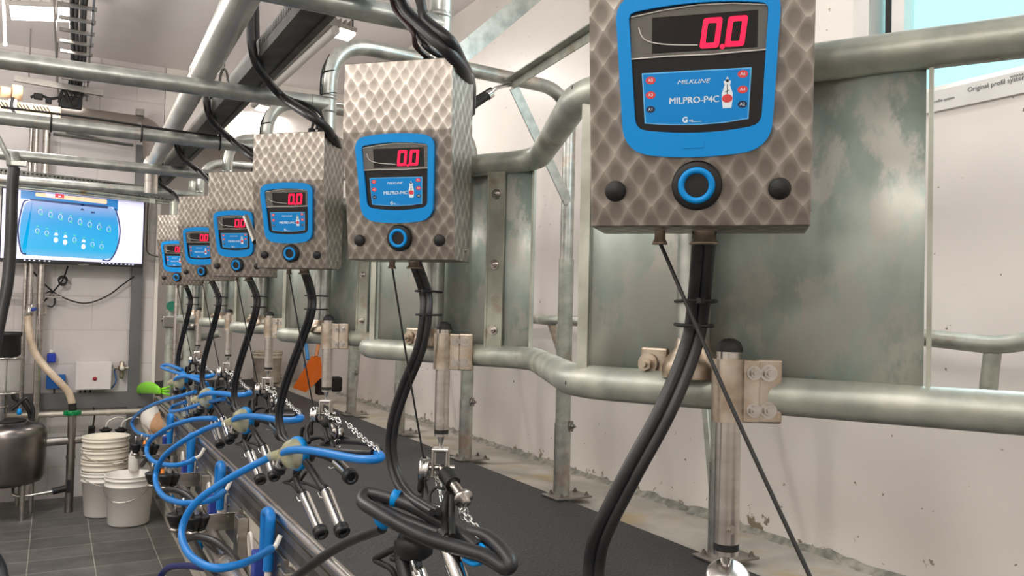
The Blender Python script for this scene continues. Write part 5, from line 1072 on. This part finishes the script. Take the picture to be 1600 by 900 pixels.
# steel receiver tank
t = thing('receiver_tank', 'round stainless receiver tank at the left edge', 'tank', (-0.30, 8.0, FZ))
m = MB(); m.lathe([(0.0, -0.63), (0.18, -0.63), (0.255, -0.60), (0.285, -0.55), (0.288, -0.22), (0.28, -0.175), (0.25, -0.145), (0.17, -0.12), (0.10, -0.11), (0.0, -0.108)], (-0.30, 8.0, 0), seg=40); part('vessel', m, mottled('brushed_tank_steel', srgb(128, 122, 120), srgb(142, 137, 134), 0.3, 1.0, 3), t)
m = MB(); m.lathe([(0.10, 0), (0.13, 0), (0.13, 0.012), (0.10, 0.012)], (-0.30, 8.0, -0.115), seg=28); part('lid_ring', m, RUBBERD, t)
for a in (0.4, 2.2, 3.9, 5.4):
    m = MB(); m.cyl((-0.30 + 0.2 * math.cos(a), 8.0 + 0.2 * math.sin(a), -0.6), (-0.30 + 0.2 * math.cos(a), 8.0 + 0.2 * math.sin(a), FZ), 0.02); part('leg', m, STEEL, t)
m = MB(); m.tube(chaikin([(-0.1388, 8.0000, -0.1043), (-0.1595, 7.9800, -0.0216), (-0.2072, 7.9700, 0.0444), (-0.2627, 7.9700, 0.0776), (-0.2735, 7.9700, 0.1304)]), 0.016, 10); m.tube(chaikin([(-0.1282, 7.9500, -0.1142), (-0.1222, 7.9500, -0.0195), (-0.1713, 7.9500, 0.0770), (-0.2331, 7.9500, 0.0264), (-0.2769, 7.9500, -0.0139)]), 0.014, 10); part('vacuum_hose', m, RUBBER, t)
m = MB(); m.lathe([(0, 0), (0.016, 0), (0.02, 0.02), (0.012, 0.05), (0, 0.052)], (-0.2207, 7.9300, -0.0554), seg=12); part('blue_clip', m, BLUEP, t)
m = MB(); m.cyl((-0.36, 8.0, -0.11), (-0.36, 8.0, 0.12), 0.05); m.lathe([(0.05, 0), (0.06, 0), (0.06, 0.015), (0.05, 0.015)], (-0.36, 8.0, 0.0), seg=18); part('neck', m, STEEL, t)
t = thing('glass_jar', 'clear receiver jar with black cap above the steel tank', 'jar', (-0.36, 8.0, 0.12))
m = MB(); m.lathe([(0.05, 0.0), (0.13, 0.02), (0.14, 0.05), (0.14, 0.26), (0.135, 0.28)], (-0.36, 8.0, 0.12), seg=28, caps=(True, False)); part('glass', m, GLASS, t)
m = MB(); m.lathe([(0, 0), (0.15, 0), (0.15, 0.014), (0, 0.014)], (-0.36, 8.0, 0.40), seg=28); m.lathe([(0, 0), (0.15, 0), (0.15, 0.014), (0, 0.014)], (-0.36, 8.0, 0.115), seg=28)
for a in (0.3, 1.9, 3.4, 5.0): m.cyl((-0.36 + 0.143 * math.cos(a), 8.0 + 0.143 * math.sin(a), 0.12), (-0.36 + 0.143 * math.cos(a), 8.0 + 0.143 * math.sin(a), 0.42), 0.006, seg=8)
part('clamp_plates', m, STEEL, t)
m = MB(); m.lathe([(0, 0), (0.09, 0), (0.105, 0.02), (0.10, 0.16), (0.11, 0.17), (0.11, 0.20), (0, 0.20)], (-0.33, 8.0, 0.42), seg=24); part('cap', m, RUBBERD, t, label='black cap')
# wash cups hung on the wall pipe
for i, px in enumerate((0, 1)):
    q = V([(0.4448, 8.3500, -0.2937), (0.5706, 8.3500, -0.3000)][i])
    m = MB(); m.lathe([(0, -0.05), (0.018, -0.05), (0.022, -0.02), (0.028, 0.0), (0.052, 0.02), (0.055, 0.03), (0.03, 0.035), (0.018, 0.05), (0, 0.05)], q, seg=18); c = solo('wall_wash_cup', m, RUBBERD, 'black wash cup on the end wall, %s of the pair above the bucket stack' % ['left', 'right'][i], 'cup', 'wash cups on the end wall')
    m = MB(); m.tube(chaikin([q + V((0, 0, 0.045)), q + V((0.02, 0, 0.10)), q + V((0.09, 0.02, 0.13)), q + V((0.15, 0.05, 0.12))]), 0.007, 8); part('supply_tube', m, WHITEP, c)
t = thing('junction_box', 'small black plug box on a cable left of the wash cups', 'box', (0.3358, 8.4000, -0.3756)); q = V((0.3330, 8.4000, -0.2894)); m = MB(); m.box(q, (0.055, 0.05, 0.11), bev=0.01); part('plug', m, RUBBERD, t); m = MB(); m.tube(chaikin([q + V((0.01, 0, 0.05)), q + V((0.02, 0.03, 0.14)), q + V((0.01, 0.05, 0.22))]), 0.007, 8); part('cable_tail', m, RUBBERD, t)

# buckets
def bucket_profile(r0, r1, h): return [(0.0, 0.004), (r0 * 0.95, 0.004), (r0, 0.012), (r0 + (r1 - r0) * 0.78, h * 0.78), (r1 + 0.004, h * 0.785), (r1 + 0.004, h * 0.81), (r1 - 0.002, h * 0.82), (r1, h * 0.90), (r1 + 0.006, h * 0.905), (r1 + 0.006, h * 0.93), (r1, h * 0.935), (r1 + 0.001, h * 0.975), (r1 + 0.007, h * 0.98), (r1 + 0.007, h), (r1 - 0.004, h), (r0 - 0.002, 0.02), (0, 0.018)]
def bucket(x, y, z, r0, r1, h, mat, lab, wire=True, tilt=None, group=None, ang=-1.3, drop=0.55):
    t = thing('bucket', lab, 'bucket', (x, y, z), 0, group)
    m = MB(); m.lathe(bucket_profile(r0, r1, h), (x, y, z), seg=36, caps=(False, False)); part('pail', m, mat, t)
    if wire:
        m = MB(); c, s_ = math.cos(ang), math.sin(ang); u = V((c, s_, 0)); w = V((s_, -c, 0)); w = w if w.y < 0 else -w
        pts = [V((x, y, z + h * 0.86)) + u * (r1 + 0.004) * math.cos(i * PI / 12) + w * ((r1 + 0.012) * math.sin(i * PI / 12)) - V((0, 0, drop * r1 * math.sin(i * PI / 12))) for i in range(13)]
        m.tube(pts, 0.003, 6); hd = part('wire_handle', m, STEEL, t)
        m = MB(); m.tube(pts[5:8], 0.007, 8); part('grip', m, WHITEP, hd)
    return t
bucket(0.585, 7.42, FZ, 0.155, 0.182, 0.40, BUCK, 'single white bucket standing in front of the bucket stack', True, None, 'buckets on the pit floor', ang=-0.45, drop=0.75)
for i in range(4):
    bucket(0.42, 7.80, FZ + 0.095 * i, 0.148, 0.178, 0.375, BUCK if i == 0 else BUCKC, ['bottom white bucket of the nested stack', 'cream bucket second from the bottom of the nested stack', 'cream bucket second from the top of the nested stack', 'topmost cream bucket of the nested stack'][i], i in (0, 2), None, 'nested buckets', ang=0.5, drop=0.35)
m = MB(); a = V((0.2417, 7.7500, -0.3574)); b = V((0.6058, 7.7000, -0.2481)); d = b - a
N_ = 120; u = d.normalized().orthogonal().normalized(); w = d.normalized().cross(u)
m.tube([a + d * (i / N_) + (u * math.cos(i * 1.3) + w * math.sin(i * 1.3)) * 0.014 for i in range(N_ + 1)], 0.0022, 5); solo('coil_spring', m, STEELD, 'long grey coil spring lying across the bucket stack', 'spring')
t = thing('spray_bottle', 'translucent spray bottle right of the white bucket', 'bottle', (0.6015, 7.1370, -0.5500)); q = V((0.6200, 7.5807, -0.5066))
m = MB(); m.lathe([(0, 0), (0.036, 0), (0.04, 0.015), (0.04, 0.12), (0.022, 0.16), (0.018, 0.18), (0, 0.18)], q, seg=18); part('bottle', m, plain('milky_plastic', srgb(214, 212, 206), 0.3), t); m = MB(); m.box(q + V((0, 0, 0.20)), (0.05, 0.03, 0.04), bev=0.006); part('spray_head', m, WHITEP, t)
t = thing('squeegee', 'steel handled floor squeegee with black grip lying by the tank', 'squeegee', (-0.0604, 7.8500, -0.7147))
m = MB(); m.tube(chaikin([(-0.2446, 7.9000, -0.6419), (-0.2320, 7.8500, -0.6948), (-0.1511, 7.8500, -0.7069), (0.0396, 7.8500, -0.6866)]), 0.012, 10); part('handle', m, STEEL, t); m = MB(); m.cyl((0.0396, 7.8500, -0.6866), (0.1366, 7.8500, -0.6683), 0.028); m.box((0.1549, 7.8500, -0.6540), (0.03, 0.05, 0.10)); part('grip', m, RUBBERD, t)

# ------------------------------------------------------------------ far end of the platform
def pole(name, px, r, mat, lab, top, Y, zb=0.0): pass
for i, (x, y, r, mat, top, lab) in enumerate(((0.92, 8.05, 0.040, GALV, 1.80, 'galvanised gate post at the pit end, left of the steel pole'), (0.88, 7.30, 0.020, STEEL, 1.75, 'slim stainless pole at the pit end'), (0.94, 6.95, 0.046, GALV, 1.85, 'thick galvanised post at the pit end, right of the steel pole'))):
    t = thing('end_post', lab, 'post', (x, y, 0.0), 0, 'posts at the far pit end')
    m = MB(); m.cyl((x, y, -0.4 if i == 1 else 0.0), (x, y, top), r, seg=18); part('pipe', m, mat, t)
    if i == 2:
        for z in (0.68, 0.80):
            m = MB(); m.lathe([(0.046, 0), (0.062, 0), (0.062, 0.05), (0.046, 0.05)], (x, y, z), seg=18); m.box((x + 0.05, y - 0.05, z + 0.025), (0.05, 0.05, 0.05), bev=0.004); part('pipe_clamp', m, STEELD, t)
        m = MB(); m.tube(chaikin([(x - 0.06, y, 0.72), (x - 0.075, y, 0.55), (x - 0.06, y, 0.45), (x - 0.045, y, 0.55)]), 0.012, 8); part('hook', m, STEELD, t)
    if i == 0:
        m = MB(); m.box((x - 0.02, y - 0.05, 0.72), (0.10, 0.05, 0.10), bev=0.008); m.cyl((x - 0.08, y - 0.05, 0.74), (x + 0.08, y - 0.05, 0.74), 0.02); part('latch', m, STEELD, t)
        m = MB(); m.cyl((x, y - 0.06, 0.86), (x, y - 0.10, 0.86), 0.045); part('green_knob', m, plain('green_knob', srgb(30, 110, 90), 0.4), t)
m = MB(); m.tube(chaikin([(1.02, 7.0, 0.62), (1.10, 6.95, 0.64), (1.16, 6.9, 0.66)]), 0.030, 12); m.tube(chaikin([(1.02, 7.0, 0.76), (1.10, 6.95, 0.76), (1.14, 6.9, 0.76)]), 0.026, 12); solo('gate_hinge', m, GALV, 'grey gate hinge pipes beside the thick end post', 'hinge')
t = thing('bucket', 'stained white bucket standing at the far end of the platform', 'bucket', (2.30, 9.7, 0.0))
m = MB(); m.lathe(bucket_profile(0.145, 0.165, 0.36), (2.17, 9.75, 0.0), seg=30, caps=(False, False)); part('pail', m, PINKB, t)
t.location = (2.17, 9.75, 0.0)
for ch in t.children: ch.data.transform(Matrix.Translation((0.13, -0.05, 0)))
# orange shovel
t = thing('shovel', 'orange plastic shovel leaning beside the third support arm', 'shovel', (2.1200, 7.8251, 0.0816))
A = V((2.0800, 8.2195, 0.0819)); B = V((2.1300, 7.9067, 0.0673)); Cc = V((2.1600, 7.4498, 0.2620)); D = V((2.1800, 7.6199, 0.4196)); E_ = V((2.1500, 7.8166, 0.4198))
m = MB(); nrm = (B - A).cross(D - A).normalized()
vs = [m.bm.verts.new(p) for p in (A, B, D, E_)]; m.face(vs)
vs = [m.bm.verts.new(p) for p in (B, Cc, D)]; m.face(vs)
bmesh.ops.solidify(m.bm, geom=m.bm.faces[:], thickness=0.008)
part('blade', m, ORANGE, t)
m = MB(); m.cyl(V((2.1700, 7.7339, 0.4127)), V((2.3000, 8.0457, 0.6619)), 0.017); part('handle', m, plain('orange_brown_handle', srgb(190, 120, 70), 0.5), t)
m = MB(); m.cyl((2.3500, 8.6870, 0.3264), (2.3500, 8.8463, 0.6024), 0.02); m.box((2.3500, 8.7234, 0.2030), (0.06, 0.05, 0.16), bev=0.01); b = solo('brush', m, plain('blue_handle', srgb(70, 140, 200), 0.4), 'blue handled brush behind the orange shovel', 'brush')
m = MB(); m.box((2.3000, 7.9650, 0.1128), (0.12, 0.10, 0.16), bev=0.02); m.box((2.3400, 7.6419, 0.1655), (0.10, 0.10, 0.14), bev=0.02); solo('rubber_block', m, RUBBERD, 'black rubber block behind the orange shovel', 'block')
# tilted buckets and rag at the pit end
t = thing('bucket', 'white bucket tipped on its side on the pit end ledge', 'bucket', (0.8000, 8.1670, -0.1361)); q = V((0.8400, 7.9627, -0.1915)); ax = (V((0.7800, 8.5728, -0.0646)) - q).normalized()
m = MB(); m.lathe([(r_, h_) for r_, h_ in bucket_profile(0.085, 0.10, 0.22)], q, ax, 28, (False, False)); part('pail', m, WHITEP, t)
t = thing('tub', 'peach coloured tub beside the tipped white bucket', 'tub', (0.8400, 8.0562, -0.2266)); q = V((0.9000, 7.7917, -0.1938)); ax = (V((0.8300, 8.4732, -0.1749)) - q).normalized()
m = MB(); m.lathe(bucket_profile(0.085, 0.105, 0.20), q, ax, 28, (False, False)); part('pail', m, PEACH, t)
m = MB(); gp = chaikin([(0.7200, 8.9696, 0.0006), (0.7200, 8.3168, 0.0997), (0.7400, 7.6334, 0.1689), (0.7600, 7.1532, 0.1879)], 4); m.tube(gp, [0.006 + 0.045 * math.sin(PI * min(1, (i + 1) / (len(gp) + 2))) for i in range(len(gp))], 12, hint=(0, 0.4, 1), flat=0.45)
for dx in (-0.02, 0.0, 0.02): m.tube(chaikin([gp[-2], gp[-1] + V((0.03, 0, dx)), gp[-1] + V((0.07, 0, dx * 1.6))]), 0.009, 8)
solo('glove', m, LIME, 'lime green rubber glove lying at the pit end', 'glove')

# ------------------------------------------------------------------ top left: duct, louvred box, hanging hose
t = thing('extract_duct', 'grey brown round duct with an elbow on the end wall above the television', 'duct', (0.4, 8.3, 2.45))
m = MB(); m.tube(fillet([(-0.0298, 8.3500, 2.5210), (0.7420, 8.3500, 2.5053), (0.7813, 8.3500, 2.1398)], 0.12), 0.095, 20); part('pipe', m, plain('grey_brown_duct', srgb(132, 122, 114), 0.45), t)
m = MB(); a = V((0.6115, 8.3500, 2.5125)); m.cyl(a, a + V((0.03, 0, -0.006)), 0.105); m.box(a + V((0.02, 0, 0.12)), (0.07, 0.07, 0.06)); part('collar', m, STEELD, t)
t = thing('louvred_box', 'cream louvred metal trunking box at the left edge below the first cross pipe', 'box', (-0.3, 7.0, 2.22))
m = MB(); m.box((-0.50, 7.05, 2.27), (0.99, 0.12, 0.105), Matrix.Rotation(0.005, 3, 'Y'), bev=0.003); part('case', m, CREAM, t)
m = MB(); m.box((-0.50, 6.985, 2.225), (0.99, 0.012, 0.022)); part('lower_lip', m, PVC, t)
for x0 in (-0.39, -0.30, -0.17):
    m = MB()
    for i in range(5): m.box((x0 + 0.022 * i, 6.989, 2.285), (0.007, 0.004, 0.05), Matrix.Rotation(-0.6, 3, 'Y'))
    part('louvre', m, RUBBERD, t)
m = MB(); m.box((-0.31, 6.97, 2.28), (0.05, 0.02, 0.10)); part('white_clip', m, WHITEP, t)
m = MB(); m.tube(chaikin([(-0.31, 6.955, 2.34), (-0.315, 6.95, 2.27), (-0.27, 6.95, 2.20), (-0.2, 6.95, 2.18)]), 0.010, 8); part('cable', m, RUBBERD, t)
m = MB(); m.lathe([(0.02, -0.03), (0.055, -0.03), (0.055, 0.03), (0.02, 0.03)], (-0.29, 7.0, 2.39), (1, 0.2, 0), 16); m.lathe([(0.015, -0.03), (0.04, -0.03), (0.04, 0.03), (0.015, 0.03)], (-0.36, 7.0, 2.38), (1, 0.2, 0), 16); part('reel', m, CREAM, t)
t = thing('drop_hose', 'black hose hanging from a fitting on the third cross pipe at the left edge', 'hose', (-0.2287, 5.4200, 1.6285))
m = MB(); m.tube(chaikin([(-0.2226, 5.4200, 1.6291), (-0.2263, 5.4000, 1.4898), (-0.2222, 5.3600, 1.2371), (-0.2263, 5.3000, 0.9881), (-0.2478, 5.2500, 0.8140), (-0.2778, 5.2000, 0.5765)]), 0.030, 14, flat=0.8); part('hose', m, HOSEBK, t)
m = MB(); m.tube([(-0.3055, 5.3800, 1.7923), (-0.2347, 5.4000, 1.6466)], 0.014, 10); m.lathe([(0, -0.03), (0.03, -0.03), (0.034, 0.0), (0.03, 0.05), (0, 0.05)], (-0.2299, 5.4200, 1.6643), seg=16); m.box((-0.1980, 5.4000, 1.6505), (0.08, 0.04, 0.03), bev=0.004); part('fitting', m, GALVBR, t)
m = MB(); m.tube(chaikin([(-0.1625, 3.4000, 0.0209), (-0.1362, 3.4000, -0.0307), (-0.1244, 3.3800, -0.0727)]), 0.02, 10); solo('hose', m, HOSEBK, 'scrap of black hose at the bottom left corner', 'hose')
m = MB()
for k_, z_ in ((3, 1.752),): m.tube(chaikin([(-0.24, PY[3] - 0.005, z_), (0.1, PY[3] - 0.01, z_ - 0.003), (0.4, PY[3], z_ - 0.012), (0.75, PY[3], z_ - 0.02)]), 0.006, 8)
for x in (-0.04, 0.34, 0.70): m.tube([(x, PY[3] + 0.036 * math.cos(a * PI / 8), 1.708 + 0.042 * math.sin(a * PI / 8)) for a in range(16)], 0.004, 6, loop=True)
solo('tied_cable', m, RUBBERD, 'black cable strapped along the second cross pipe from the top', 'cable')
